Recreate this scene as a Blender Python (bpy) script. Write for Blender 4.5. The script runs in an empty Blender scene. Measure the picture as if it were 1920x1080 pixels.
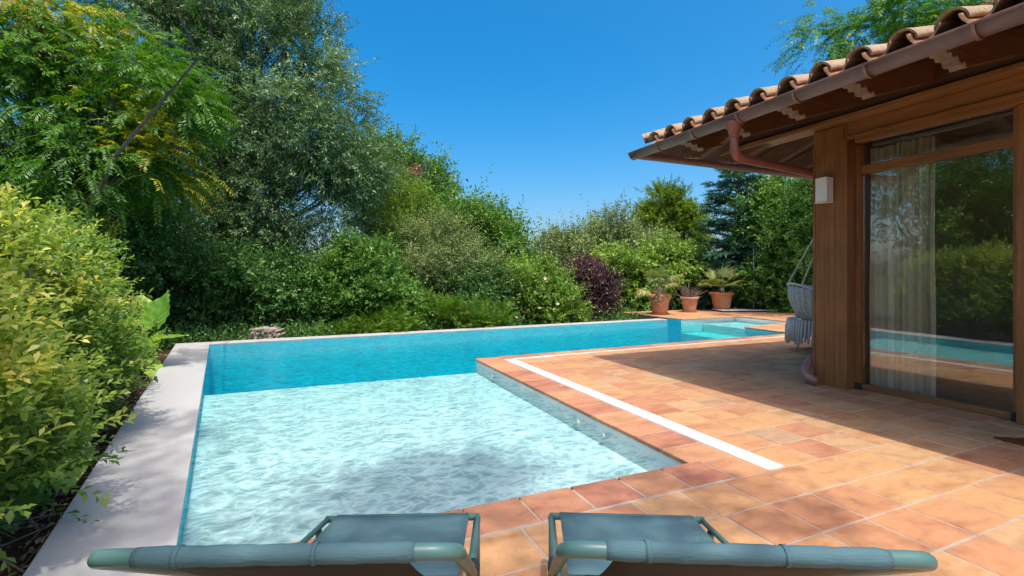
import bpy, bmesh, math, random
import numpy as np
from mathutils import Vector, Matrix
from mathutils.geometry import tessellate_polygon

# ------------------------------------------------------------------ camera, sky, sun, exposure
SC = bpy.context.scene
COL = SC.collection
F, HY, TH, H = 899.0, 517.4, math.radians(23.33), 1.2      # focal length and horizon in photo pixels, yaw, eye height
CT, ST = math.cos(TH), math.sin(TH)
EL = np.array([CT, -ST, 0.0]); EF = np.array([ST, CT, 0.0]); EZ = np.array([0.0, 0.0, 1.0])
cam = bpy.data.objects.new('camera', bpy.data.cameras.new('camera')); COL.objects.link(cam)
cam.location = (0, 0, H); cam.rotation_euler = (math.pi / 2, 0, -TH)
cam.data.sensor_width = 36; cam.data.lens = F / 1920 * 36; cam.data.shift_y = -(540 - HY) / 1920
cam.data.clip_start = 0.05; cam.data.clip_end = 3000
SC.camera = cam
SUN = Vector((-0.11, -1.01, 2.77)).normalized()
world = bpy.data.worlds.new('World'); SC.world = world; world.use_nodes = True
wn = world.node_tree.nodes; wl = world.node_tree.links
sky = wn.new('ShaderNodeTexSky'); sky.sky_type = 'NISHITA'; sky.sun_disc = False
sky.sun_elevation = math.asin(SUN.z); sky.sun_rotation = math.atan2(SUN.x, SUN.y)
sky.air_density = 0.8; sky.dust_density = 4.2; sky.ozone_density = 1.0; sky.altitude = 100
wn['Background'].inputs['Strength'].default_value = 0.15
hsv = wn.new('ShaderNodeHueSaturation'); hsv.inputs['Saturation'].default_value = 1.68; hsv.inputs['Hue'].default_value = 0.489
wl.new(sky.outputs[0], hsv.inputs['Color']); wl.new(hsv.outputs[0], wn['Background'].inputs[0])
sl = bpy.data.lights.new('sun', 'SUN'); sl.energy = 2.0; sl.angle = math.radians(0.53); sl.color = (1, 0.955, 0.89)
so = bpy.data.objects.new('sun', sl); COL.objects.link(so); so.rotation_euler = (-SUN).to_track_quat('-Z', 'Y').to_euler()
so.location = (-2, -10, 30)
SC.view_settings.view_transform = 'Standard'; SC.view_settings.look = 'None'
SC.view_settings.exposure = 0.84; SC.view_settings.gamma = 1.0; SC.view_settings.use_curve_mapping = False
SC.cycles.use_denoising = True
SC.cycles.max_bounces = 8; SC.cycles.transparent_max_bounces = 12; SC.cycles.diffuse_bounces = 4
SC.cycles.glossy_bounces = 4; SC.cycles.transmission_bounces = 4; SC.cycles.volume_bounces = 0
SC.cycles.caustics_reflective = False; SC.cycles.caustics_refractive = False
random.seed(7)
RNG = np.random.default_rng(11)

# ------------------------------------------------------------------ helpers
def px(x, y, d):
    l = (x - 960) * d / F
    return Vector((l * CT + d * ST, -l * ST + d * CT, H - (y - HY) * d / F))
def gpx(x, y, z=0.0):
    return px(x, y, F * (H - z) / (y - HY))
def proj(p):
    d = p[0] * ST + p[1] * CT; l = p[0] * CT - p[1] * ST
    return 960 + F * l / d, HY - F * (p[2] - H) / d, d

def tag(o, label=None, cat=None, group=None, kind=None):
    if label: o['label'] = label
    if cat: o['category'] = cat
    if group: o['group'] = group
    if kind: o['kind'] = kind
    return o
def empty(name, loc=(0, 0, 0), rz=0.0):
    o = bpy.data.objects.new(name, None); COL.objects.link(o); o.location = loc; o.rotation_euler = (0, 0, rz)
    o.empty_display_size = 0.1
    return o
def link(name, me, mat, parent=None):
    o = bpy.data.objects.new(name, me); COL.objects.link(o)
    if mat is not None and not me.materials: me.materials.append(mat)
    if parent is not None: o.parent = parent
    return o

class MB:
    def __init__(s): s.v = []; s.f = []; s.sm = []
    def add(s, vs, fs, smooth=False):
        b = len(s.v); s.v += [tuple(p) for p in vs]
        s.f += [tuple(i + b for i in f) for f in fs]; s.sm += [smooth] * len(fs)
        return s
    def box(s, a, b):
        (x0, y0, z0), (x1, y1, z1) = a, b
        return s.add([(x0, y0, z0), (x1, y0, z0), (x1, y1, z0), (x0, y1, z0), (x0, y0, z1), (x1, y0, z1), (x1, y1, z1), (x0, y1, z1)],
                     [(0, 3, 2, 1), (4, 5, 6, 7), (0, 1, 5, 4), (1, 2, 6, 5), (2, 3, 7, 6), (3, 0, 4, 7)])
    def bbox(s, a, b, r=0.006):
        """box with bevelled vertical and horizontal edges (three-ring chamfer)"""
        (x0, y0, z0), (x1, y1, z1) = a, b
        def ring(i, z): return [(x0 + i, y0 + i, z), (x1 - i, y0 + i, z), (x1 - i, y1 - i, z), (x0 + i, y1 - i, z)]
        vs = ring(r, z0) + ring(0, z0 + r) + ring(0, z1 - r) + ring(r, z1)
        fs = [(3, 2, 1, 0), (12, 13, 14, 15)]
        for k in range(3):
            for i in range(4):
                j = (i + 1) % 4; fs.append((4 * k + i, 4 * k + j, 4 * k + 4 + j, 4 * k + 4 + i))
        return s.add(vs, fs)
    def prism(s, poly, z0, z1, bev=0.0):
        n = len(poly); vs = [(x, y, z0) for x, y in poly]
        if bev > 0:
            cx = sum(p[0] for p in poly) / n; cy = sum(p[1] for p in poly) / n
            ins = []
            for i in range(n):
                p = Vector(poly[i]); a = (Vector(poly[i - 1]) - p); b = (Vector(poly[(i + 1) % n]) - p)
                a = a.normalized() if a.length > 1e-6 else a; b = b.normalized() if b.length > 1e-6 else b
                q = p + (a + b) * bev; ins.append((q.x, q.y))
            vs += [(x, y, z1 - bev * 0.8) for x, y in poly] + [(x, y, z1) for x, y in ins]
            fs = [tuple(range(2 * n, 3 * n))]
            for k in range(2):
                for i in range(n):
                    j = (i + 1) % n; fs.append((k * n + i, k * n + j, k * n + n + j, k * n + n + i))
        else:
            vs += [(x, y, z1) for x, y in poly]
            fs = [tuple(range(n, 2 * n)), tuple(range(n - 1, -1, -1))]
            for i in range(n):
                j = (i + 1) % n; fs.append((i, j, n + j, n + i))
        return s.add(vs, fs)
    def tube(s, pts, r, n=8, cap=True, flat=1.0):
        pts = [Vector(p) for p in pts]; m = len(pts)
        rr = r if isinstance(r, (list, tuple)) else [r] * m
        vs = []; up = None
        for i, p in enumerate(pts):
            t = (pts[min(i + 1, m - 1)] - pts[max(i - 1, 0)]).normalized()
            if up is None:
                up = Vector((0, 0, 1)) if abs(t.z) < 0.9 else Vector((1, 0, 0))
            a = t.cross(up)
            if a.length < 1e-4: a = t.orthogonal()
            a.normalize(); b = a.cross(t).normalized(); up = b
            for k in range(n):
                w = 2 * math.pi * k / n
                vs.append(p + (a * math.cos(w) + b * math.sin(w) * flat) * rr[i])
        fs = []
        for i in range(m - 1):
            for k in range(n):
                j = (k + 1) % n; fs.append((i * n + k, i * n + j, (i + 1) * n + j, (i + 1) * n + k))
        s.add(vs, fs, True)
        if cap:
            b = len(s.v) - m * n
            s.f += [tuple(b + k for k in range(n - 1, -1, -1)), tuple(b + (m - 1) * n + k for k in range(n))]; s.sm += [False] * 2
        return s
    def lathe(s, prof, c=(0, 0, 0), n=24):
        vs = []; m = len(prof)
        for r, z in prof:
            for k in range(n):
                w = 2 * math.pi * k / n; vs.append((c[0] + r * math.cos(w), c[1] + r * math.sin(w), c[2] + z))
        fs = []
        for i in range(m - 1):
            for k in range(n):
                j = (k + 1) % n; fs.append((i * n + k, i * n + j, (i + 1) * n + j, (i + 1) * n + k))
        return s.add(vs, fs, True)
    def grid(s, P):
        """P: rows of points"""
        r = len(P); c = len(P[0]); fs = []
        for i in range(r - 1):
            for j in range(c - 1):
                fs.append((i * c + j, i * c + j + 1, (i + 1) * c + j + 1, (i + 1) * c + j))
        return s.add([p for row in P for p in row], fs, True)
    def mesh(s, name):
        me = bpy.data.meshes.new(name); me.from_pydata(s.v, [], s.f)
        me.polygons.foreach_set('use_smooth', s.sm); me.update()
        return me
    def build(s, name, mat, parent=None):
        return link(name, s.mesh(name), mat, parent)

def structure(o): o['kind'] = 'structure'; return o

# ------------------------------------------------------------------ materials
def nt(name):
    m = bpy.data.materials.new(name); m.use_nodes = True; t = m.node_tree
    for n in list(t.nodes): t.nodes.remove(n)
    out = t.nodes.new('ShaderNodeOutputMaterial')
    return m, t, out
def N(t, typ, **kw):
    n = t.nodes.new(typ)
    for k, v in kw.items():
        if k.startswith('_'): setattr(n, k[1:], v)
        else:
            key = k.replace('__', ' ')
            n.inputs[key].default_value = v
    return n
def ramp(t, fac, stops):
    n = t.nodes.new('ShaderNodeValToRGB'); e = n.color_ramp.elements
    while len(e) < len(stops): e.new(0.5)
    for q, (p, c) in zip(e, stops): q.position = p; q.color = (*c, 1)
    t.links.new(fac, n.inputs[0]); return n
def math_n(t, op, a, b=None, clamp=False):
    n = t.nodes.new('ShaderNodeMath'); n.operation = op; n.use_clamp = clamp
    for i, v in enumerate((a, b)):
        if v is None: continue
        if isinstance(v, (int, float)): n.inputs[i].default_value = v
        else: t.links.new(v, n.inputs[i])
    return n.outputs[0]
def mixc(t, fac, a, b, mode='MIX'):
    n = t.nodes.new('ShaderNodeMix'); n.data_type = 'RGBA'; n.blend_type = mode
    for i, v in ((0, fac), (6, a), (7, b)):
        if isinstance(v, (int, float)): n.inputs[i].default_value = v
        elif isinstance(v, tuple): n.inputs[i].default_value = (*v, 1)
        else: t.links.new(v, n.inputs[i])
    return n.outputs[2]
def coords(t, scale=(1, 1, 1), kind='Object', rot=(0, 0, 0)):
    tc = t.nodes.new('ShaderNodeTexCoord'); mp = t.nodes.new('ShaderNodeMapping')
    mp.inputs['Scale'].default_value = scale; mp.inputs['Rotation'].default_value = rot
    t.links.new(tc.outputs[kind], mp.inputs[0]); return mp.outputs[0]
def noise(t, vec, scale, detail=4, rough=0.55, dist=0.0):
    n = N(t, 'ShaderNodeTexNoise', Scale=scale, Detail=detail, Roughness=rough, Distortion=dist)
    t.links.new(vec, n.inputs['Vector']); return n.outputs[0]
def bump(t, h, strength=0.3, dist=0.01):
    b = N(t, 'ShaderNodeBump', Strength=strength, Distance=dist); t.links.new(h, b.inputs['Height']); return b.outputs[0]
def principled(t, out, col, rough=0.6, spec=0.4, normal=None, metal=0.0):
    p = t.nodes.new('ShaderNodeBsdfPrincipled')
    for k, v in (('Base Color', col), ('Roughness', rough)):
        if isinstance(v, tuple): p.inputs[k].default_value = (*v, 1)
        elif isinstance(v, (int, float)): p.inputs[k].default_value = v
        else: t.links.new(v, p.inputs[k])
    p.inputs['Specular IOR Level'].default_value = spec; p.inputs['Metallic'].default_value = metal
    if normal is not None: t.links.new(normal, p.inputs['Normal'])
    if out is not None: t.links.new(p.outputs[0], out.inputs[0])
    return p

def mat_noise(name, c0, c1, scale=6, rough=0.7, spec=0.3, bstr=0.25, bscale=40, stretch=(1, 1, 1), kind='Object', metal=0.0, detail=5, bdist=0.004):
    m, t, out = nt(name); v = coords(t, stretch, kind)
    r = ramp(t, noise(t, v, scale, detail, 0.6, 0.3), [(0.3, c0), (0.7, c1)])
    nb = bump(t, noise(t, v, bscale, 4), bstr, bdist)
    rr = math_n(t, 'MULTIPLY_ADD', noise(t, v, scale * 2.3, 3), 0.25); rr.node.inputs[2].default_value = rough - 0.12
    principled(t, out, r.outputs[0], rr, spec, nb, metal); return m

def mat_tile(name, islands=False, stops=None):
    m, t, out = nt(name); v = coords(t, (1, 1, 1), 'Generated' if False else 'Object')
    if islands: rnd = t.nodes.new('ShaderNodeNewGeometry').outputs['Random Per Island']
    else: rnd = t.nodes.new('ShaderNodeObjectInfo').outputs['Random']
    base = ramp(t, rnd, stops or [(0.0, (0.49, 0.235, 0.13)), (0.15, (0.51, 0.25, 0.13)), (0.45, (0.54, 0.285, 0.14)), (0.75, (0.56, 0.315, 0.15)), (0.90, (0.555, 0.34, 0.175)), (1.0, (0.47, 0.30, 0.18))])
    geo = t.nodes.new('ShaderNodeNewGeometry')
    off = math_n(t, 'MULTIPLY', rnd, 37.0)
    comb = t.nodes.new('ShaderNodeCombineXYZ'); t.links.new(off, comb.inputs[0]); t.links.new(off, comb.inputs[2])
    va = t.nodes.new('ShaderNodeVectorMath'); va.operation = 'ADD'; t.links.new(geo.outputs['Position'], va.inputs[0]); t.links.new(comb.outputs[0], va.inputs[1])
    mp = t.nodes.new('ShaderNodeMapping'); mp.inputs['Scale'].default_value = (1.0, 2.4, 1); t.links.new(va.outputs[0], mp.inputs[0])
    n1 = noise(t, mp.outputs[0], 3.2, 3, 0.5, 0.6); n2 = noise(t, va.outputs[0], 26, 5, 0.65); n3 = noise(t, va.outputs[0], 140, 3, 0.6)
    flame = ramp(t, n1, [(0.30, (0.68, 0.56, 0.52)), (0.5, (1, 1, 1)), (0.70, (1.16, 1.17, 1.04))])
    c = mixc(t, 0.62, base.outputs[0], flame.outputs[0], 'MULTIPLY')
    sp = ramp(t, n2, [(0.3, (0.8, 0.76, 0.72)), (0.55, (1.02, 1.02, 1.02))])
    c = mixc(t, 0.6, c, sp.outputs[0], 'MULTIPLY')
    # a few dark pits
    pit = ramp(t, n3, [(0.24, (0.45, 0.36, 0.3)), (0.31, (1, 1, 1))]); c = mixc(t, 0.7, c, pit.outputs[0], 'MULTIPLY')
    hb = math_n(t, 'ADD', math_n(t, 'MULTIPLY', n2, 0.6), math_n(t, 'MULTIPLY', n1, 1.2))
    rr = math_n(t, 'MULTIPLY_ADD', n2, 0.3); rr.node.inputs[2].default_value = 0.5
    principled(t, out, c, rr, 0.14, bump(t, hb, 0.28, 0.004)); return m

def mat_leaf(name, stops, transl=0.3, rough=0.42, spec=0.35, tcol=(1.25, 1.2, 0.5)):
    m, t, out = nt(name)
    at = t.nodes.new('ShaderNodeAttribute'); at.attribute_name = 'tint'
    geo = t.nodes.new('ShaderNodeNewGeometry')
    r = ramp(t, at.outputs['Fac'], stops)
    val = math_n(t, 'MULTIPLY_ADD', geo.outputs['Random Per Island'], 0.5); val.node.inputs[2].default_value = 0.95
    hs = t.nodes.new('ShaderNodeHueSaturation'); t.links.new(r.outputs[0], hs.inputs['Color']); t.links.new(val, hs.inputs['Value'])
    p = principled(t, None, hs.outputs[0], rough, spec)
    tr = t.nodes.new('ShaderNodeBsdfTranslucent'); tc = mixc(t, 1.0, hs.outputs[0], tcol, 'MULTIPLY'); t.links.new(tc, tr.inputs[0])
    mx = t.nodes.new('ShaderNodeMixShader'); mx.inputs[0].default_value = transl
    t.links.new(p.outputs[0], mx.inputs[1]); t.links.new(tr.outputs[0], mx.inputs[2]); t.links.new(mx.outputs[0], out.inputs[0])
    return m

def mat_wood(name, c0, c1, axis='z', rough=0.45):
    st = {'z': (14, 14, 0.7), 'y': (14, 0.7, 14), 'x': (0.7, 14, 14)}[axis]
    m, t, out = nt(name); v = coords(t, st, 'Object')
    n1 = noise(t, v, 2.2, 6, 0.65, 0.6); v2 = coords(t, tuple(4 * q for q in st), 'Object'); n2 = noise(t, v2, 3.0, 3, 0.5)
    a = math_n(t, 'ADD', math_n(t, 'MULTIPLY', n1, 0.7), math_n(t, 'MULTIPLY', n2, 0.3))
    r = ramp(t, a, [(0.33, c0), (0.5, tuple((p + q) / 2 for p, q in zip(c0, c1))), (0.66, c1)])
    v3 = coords(t, (1, 1, 1), 'Object'); big = ramp(t, noise(t, v3, 1.6, 3), [(0.35, (0.8, 0.78, 0.76)), (0.65, (1.08, 1.06, 1.04))])
    c = mixc(t, 1.0, r.outputs[0], big.outputs[0], 'MULTIPLY')
    principled(t, out, c, rough, 0.35, bump(t, a, 0.2, 0.003)); return m

M = {}
M['tile'] = mat_tile('terracotta tile'); M['tile_i'] = mat_tile('terracotta tile far', True)
M['tile_red'] = mat_tile('redder coping tile', False, [(0.0, (0.41, 0.18, 0.115)), (0.4, (0.48, 0.225, 0.13)), (0.75, (0.53, 0.275, 0.145)), (1.0, (0.55, 0.305, 0.155))])
M['mortar'] = mat_noise('mortar', (0.38, 0.32, 0.26), (0.50, 0.435, 0.365), 9, 0.85, 0.2, 0.4, 60)
M['stone'] = mat_noise('pale coping', (0.425, 0.425, 0.41), (0.50, 0.50, 0.485), 1.7, 0.6, 0.3, 0.12, 30, (1, 0.35, 1))
M['plaster'] = mat_noise('pool plaster', (0.76, 0.76, 0.74), (0.82, 0.81, 0.79), 3, 0.7, 0.2, 0.1, 20)
M['aqua'] = mat_noise('water tinted plaster', (0.045, 0.68, 0.79), (0.07, 0.73, 0.83), 3, 0.7, 0.2, 0.1, 20)  # pale plaster with the water's light absorption put into its colour
M['plastic'] = mat_noise('white grate', (0.72, 0.72, 0.70), (0.80, 0.80, 0.78), 5, 0.45, 0.4, 0.05, 30)
M['wood'] = mat_wood('varnished wood', (0.20, 0.085, 0.028), (0.38, 0.175, 0.06), 'z')
M['woody'] = mat_wood('varnished wood along', (0.20, 0.085, 0.028), (0.38, 0.175, 0.06), 'y')
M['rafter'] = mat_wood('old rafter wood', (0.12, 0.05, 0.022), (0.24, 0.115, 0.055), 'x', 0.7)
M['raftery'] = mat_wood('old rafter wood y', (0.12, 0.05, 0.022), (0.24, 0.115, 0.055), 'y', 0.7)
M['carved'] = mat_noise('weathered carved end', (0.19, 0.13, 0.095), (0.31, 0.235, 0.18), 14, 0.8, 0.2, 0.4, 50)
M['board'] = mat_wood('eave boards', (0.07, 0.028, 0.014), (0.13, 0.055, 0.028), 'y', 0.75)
M['copper'] = mat_noise('brown copper', (0.24, 0.12, 0.09), (0.42, 0.235, 0.19), 5, 0.5, 0.45, 0.12, 12, (1, 0.5, 1), metal=0.25)
M['copper_red'] = mat_noise('red copper pipe', (0.27, 0.085, 0.055), (0.38, 0.14, 0.10), 6, 0.45, 0.45, 0.1, 14, metal=0.2)
M['rooftile'] = mat_noise('old roof tile', (0.34, 0.20, 0.115), (0.48, 0.355, 0.235), 11, 0.8, 0.2, 0.6, 45, bdist=0.006)
M['rooftile_b'] = mat_noise('pan roof tile', (0.34, 0.165, 0.08), (0.46, 0.25, 0.13), 7, 0.8, 0.2, 0.5, 45, bdist=0.006)
M['lichen'] = mat_noise('lichened roof tile', (0.24, 0.165, 0.10), (0.52, 0.41, 0.25), 24, 0.85, 0.15, 0.6, 60, bdist=0.006)
M['pot'] = mat_noise('terracotta pot', (0.50, 0.20, 0.10), (0.60, 0.28, 0.15), 5, 0.75, 0.25, 0.15, 30)
M['pot_pale'] = mat_noise('chalky pot', (0.48, 0.21, 0.12), (0.60, 0.36, 0.24), 4, 0.8, 0.2, 0.15, 30)
M['soil'] = mat_noise('dark soil', (0.025, 0.014, 0.009), (0.085, 0.045, 0.028), 12, 0.95, 0.1, 1.0, 30, bdist=0.03)
M['ground'] = mat_noise('garden ground', (0.030, 0.028, 0.014), (0.075, 0.075, 0.03), 2.5, 0.95, 0.1, 0.8, 12, bdist=0.05)
M['lamp'] = mat_noise('white lamp glass', (0.78, 0.77, 0.75), (0.82, 0.81, 0.79), 4, 0.35, 0.4, 0.02, 20)
M['steel'] = mat_noise('grey steel', (0.35, 0.37, 0.38), (0.5, 0.52, 0.53), 10, 0.4, 0.5, 0.05, 40, metal=0.5)
M['rope'] = mat_noise('cotton rope', (0.60, 0.57, 0.52), (0.76, 0.73, 0.68), 60, 0.95, 0.1, 0.5, 200)
M['cushion'] = mat_noise('blue grey cushion', (0.30, 0.34, 0.42), (0.55, 0.56, 0.58), 9, 0.95, 0.1, 0.2, 120)
M['mat'] = mat_noise('coir mat', (0.10, 0.045, 0.018), (0.19, 0.09, 0.035), 60, 0.98, 0.05, 1.0, 220, bdist=0.01)
M['bark'] = mat_noise('bark', (0.10, 0.08, 0.06), (0.24, 0.20, 0.16), 9, 0.9, 0.15, 0.8, 25, (1, 1, 0.3), bdist=0.02)
M['wallp'] = mat_noise('interior plaster', (0.50, 0.46, 0.40), (0.56, 0.52, 0.46), 3, 0.85, 0.1, 0.1, 30)
M['teal'] = mat_noise('teal lacquered aluminium', (0.070, 0.17, 0.15), (0.095, 0.21, 0.19), 5, 0.38, 0.5, 0.03, 60)
M['rubber'] = mat_noise('dark joint', (0.02, 0.03, 0.035), (0.04, 0.05, 0.055), 8, 0.6, 0.3, 0.1, 30)
def mat_fabric(name, c0, c1):
    m, t, out = nt(name); v = coords(t)
    w = N(t, 'ShaderNodeTexWave', Scale=190.0, Distortion=0.0, _wave_type='BANDS', _bands_direction='X'); t.links.new(v, w.inputs['Vector'])
    w2 = N(t, 'ShaderNodeTexWave', Scale=190.0, Distortion=0.0, _wave_type='BANDS', _bands_direction='Y'); t.links.new(v, w2.inputs['Vector'])
    hgt = math_n(t, 'ADD', w.outputs['Fac'], w2.outputs['Fac'])
    r = ramp(t, noise(t, v, 7, 4), [(0.3, c0), (0.7, c1)])
    wv = coords(t, (3, 14, 14)); cr = noise(t, wv, 3.0, 3, 0.6, 0.8)
    b1 = bump(t, cr, 0.5, 0.006); b2 = N(t, 'ShaderNodeBump', Strength=0.35, Distance=0.001); t.links.new(hgt, b2.inputs['Height']); t.links.new(b1, b2.inputs['Normal'])
    principled(t, out, r.outputs[0], 0.7, 0.2, b2.outputs[0]); return m
M['sling'] = mat_fabric('teal sling fabric', (0.075, 0.155, 0.175), (0.105, 0.195, 0.215))
M['sling_shade'] = mat_fabric('shaded sling underside', (0.022, 0.026, 0.025), (0.034, 0.038, 0.036))  # sling darkened in colour for the shade under the backrest
M['log'] = mat_noise('cut log', (0.34, 0.26, 0.20), (0.58, 0.49, 0.40), 16, 0.85, 0.1, 0.3, 40)
def mat_curtain():
    m, t, out = nt('linen curtain'); v = coords(t, (1, 1, 1))
    r = ramp(t, noise(t, v, 80, 3), [(0.3, (0.86, 0.77, 0.57)), (0.7, (0.90, 0.82, 0.63))])
    p = principled(t, None, r.outputs[0], 0.9, 0.1); tr = t.nodes.new('ShaderNodeBsdfTranslucent'); t.links.new(r.outputs[0], tr.inputs[0])
    mx = t.nodes.new('ShaderNodeMixShader'); mx.inputs[0].default_value = 0.08
    t.links.new(p.outputs[0], mx.inputs[1]); t.links.new(tr.outputs[0], mx.inputs[2]); t.links.new(mx.outputs[0], out.inputs[0]); return m
M['curtain'] = mat_curtain()
def mat_glass():
    m, t, out = nt('window glass')
    lw = N(t, 'ShaderNodeFresnel', IOR=1.5)
    f = math_n(t, 'MULTIPLY_ADD', lw.outputs[0], 0.6); f.node.inputs[2].default_value = 0.10
    tr = t.nodes.new('ShaderNodeBsdfTransparent'); tr.inputs[0].default_value = (0.97, 0.98, 0.97, 1)
    g = t.nodes.new('ShaderNodeBsdfGlossy'); g.inputs['Roughness'].default_value = 0.0; g.inputs[0].default_value = (0.95, 1, 0.97, 1)
    v = coords(t); t.links.new(bump(t, noise(t, v, 1.3, 1), 0.02, 0.02), g.inputs['Normal'])
    mx = t.nodes.new('ShaderNodeMixShader'); t.links.new(f, mx.inputs[0]); t.links.new(tr.outputs[0], mx.inputs[1]); t.links.new(g.outputs[0], mx.inputs[2])
    t.links.new(mx.outputs[0], out.inputs[0]); return m
M['glass'] = mat_glass()
def mat_water():
    m, t, out = nt('pool water'); v = coords(t, (1, 1, 1), 'Object')
    big = noise(t, v, 1.6, 2, 0.5, 0.5); mid = noise(t, v, 7.0, 3, 0.55, 1.2); fine = noise(t, v, 22.0, 2, 0.5, 0.8)
    h = math_n(t, 'ADD', math_n(t, 'MULTIPLY', big, 1.0), math_n(t, 'ADD', math_n(t, 'MULTIPLY', mid, 0.45), math_n(t, 'MULTIPLY', fine, 0.22)))
    nb = bump(t, h, 0.85, 0.07)
    fr = N(t, 'ShaderNodeFresnel', IOR=1.25); t.links.new(nb, fr.inputs['Normal'])
    fac = math_n(t, 'MULTIPLY', fr.outputs[0], 0.55)
    # ripple caustics painted into the transmission colour with ridged noise
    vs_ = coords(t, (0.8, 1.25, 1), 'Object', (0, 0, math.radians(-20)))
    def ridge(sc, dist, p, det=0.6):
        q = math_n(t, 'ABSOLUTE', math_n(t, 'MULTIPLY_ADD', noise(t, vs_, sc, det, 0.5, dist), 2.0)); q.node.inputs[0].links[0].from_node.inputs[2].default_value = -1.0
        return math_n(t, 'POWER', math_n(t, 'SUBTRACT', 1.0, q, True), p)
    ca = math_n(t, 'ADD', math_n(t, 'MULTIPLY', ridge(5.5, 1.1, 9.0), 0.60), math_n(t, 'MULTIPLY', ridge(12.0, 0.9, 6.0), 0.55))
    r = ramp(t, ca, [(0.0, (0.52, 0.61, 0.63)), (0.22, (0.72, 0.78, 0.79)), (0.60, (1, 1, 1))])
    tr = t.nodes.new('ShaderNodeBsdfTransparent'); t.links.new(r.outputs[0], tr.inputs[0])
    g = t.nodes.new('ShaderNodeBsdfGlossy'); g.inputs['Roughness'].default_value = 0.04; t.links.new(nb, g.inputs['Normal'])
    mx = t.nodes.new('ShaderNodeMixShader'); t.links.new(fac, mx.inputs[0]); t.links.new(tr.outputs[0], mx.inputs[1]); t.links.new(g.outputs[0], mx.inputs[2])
    t.links.new(mx.outputs[0], out.inputs['Surface'])
    va = t.nodes.new('ShaderNodeVolumeAbsorption'); va.inputs['Color'].default_value = (0.0, 0.935, 0.95, 1); va.inputs['Density'].default_value = 0.9
    t.links.new(va.outputs[0], out.inputs['Volume']); return m
M['water'] = mat_water()

# ------------------------------------------------------------------ ground, pool, coping
GZ = -0.30
def xin(y): return -0.55 - 0.1397 * (y - 2.66)          # inner edge of the left coping
def xout(y): return xin(y) - 0.54
def yfar(x): return 10.36 + 0.055 * (x + 1.62)          # water line of the far edge
def yterr(x): return 6.615 + 0.040 * (x - 2.28)         # terrace edge along the long arm
FARW = 0.34
PXR = 9.66
inner = [(xout(-7), -7), (16.5, -7), (16.5, 13.2), (PXR + 0.03, 13.2), (PXR, yfar(PXR) + FARW), (xout(10.7), yfar(-2.2) + FARW)]
R = 700
outer = [(-R, -R), (R, -R), (R, R), (-R, R)]
tri = tessellate_polygon([[Vector((*p, 0)) for p in outer], [Vector((*p, 0)) for p in reversed(inner)]])
allp = outer + list(reversed(inner))
mb = MB(); mb.add([(x, y, GZ) for x, y in allp], [tuple(f) for f in tri]); gr = structure(mb.build('ground', M['ground']))
bm = bmesh.new(); bm.from_mesh(gr.data); bmesh.ops.recalc_face_normals(bm, faces=bm.faces); bm.to_mesh(gr.data); bm.free()
# the planting bed along the left coping
mb = MB(); P = []
for i in range(60):
    y = -4 + i * 0.26; row = []
    for j in range(14):
        x = xout(y) - 0.004 - j * 0.22
        row.append((x, y, -0.20 + 0.05 * math.sin(3.1 * x + 1.7 * y) * min(1, j / 2) + random.uniform(-0.012, 0.012) + 0.02 * j / 13))
    P.append(row)
structure(mb.grid(P).build('soil_bed', M['soil']))

ZW, ZS, ZD, ZC = -0.075, -0.205, -1.35, -0.058
pool = [(xin(yfar(-1.6)), yfar(-1.6)), (PXR, yfar(PXR)), (PXR - 0.02, 10.42), (11.78, 10.5), (11.8, 8.62), (9.52, 8.2), (9.45, yterr(9.45)), (2.285, yterr(2.285)), (2.27, 2.36), (xin(2.36), 2.36)]
YS = 6.60
mb = MB(); mb_w = MB(); n = len(pool)
for i in range(n):
    (x0, y0), (x1, y1) = pool[i], pool[(i + 1) % n]; zt = ZC - 0.034 if i in (0, 9) else -0.03
    (mb_w if i in (2, 3, 4, 5, 7) else mb).add([(x0, y0, ZD), (x1, y1, ZD), (x1, y1, zt), (x0, y0, zt)], [(0, 1, 2, 3)])
mb.add([(-3, 2, ZD), (13, 2, ZD), (13, 12, ZD), (-3, 12, ZD)], [(0, 1, 2, 3)])
pm = mb.build('pool_basin', M['aqua']); structure(pm)
mb_w.build('pale_wall', M['plaster'], pm)
mb = MB(); mb.prism([(xin(2.37) + .001, 2.37), (2.268, 2.37), (2.28, YS), (xin(YS) + .001, YS)], ZD + 0.01, ZS)
mb.build('shallow_shelf', M['plaster'], pm)
mb = MB(); mb.prism([(9.60, 8.24), (11.77, 8.64), (11.76, 10.47), (9.66, 10.40)], ZD + 0.01, -0.40)
mb.build('step', M['plaster'], pm)
mb = MB(); mb.prism([(10.45, 8.42), (11.768, 8.66), (11.755, 10.465), (10.45, 10.42)], -0.41, -0.17)
mb.build('step', M['plaster'], pm)
# return inlets and their bright fittings on the shelf wall
for y in (3.35, 3.75, 5.9):
    mb = MB(); mb.tube([(2.275, y, -0.125), (2.255, y, -0.125)], 0.028, 14)
    mb.tube([(2.256, y, -0.125), (2.25, y, -0.125)], 0.013, 12); mb.build('inlet', M['plastic'], pm)
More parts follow.
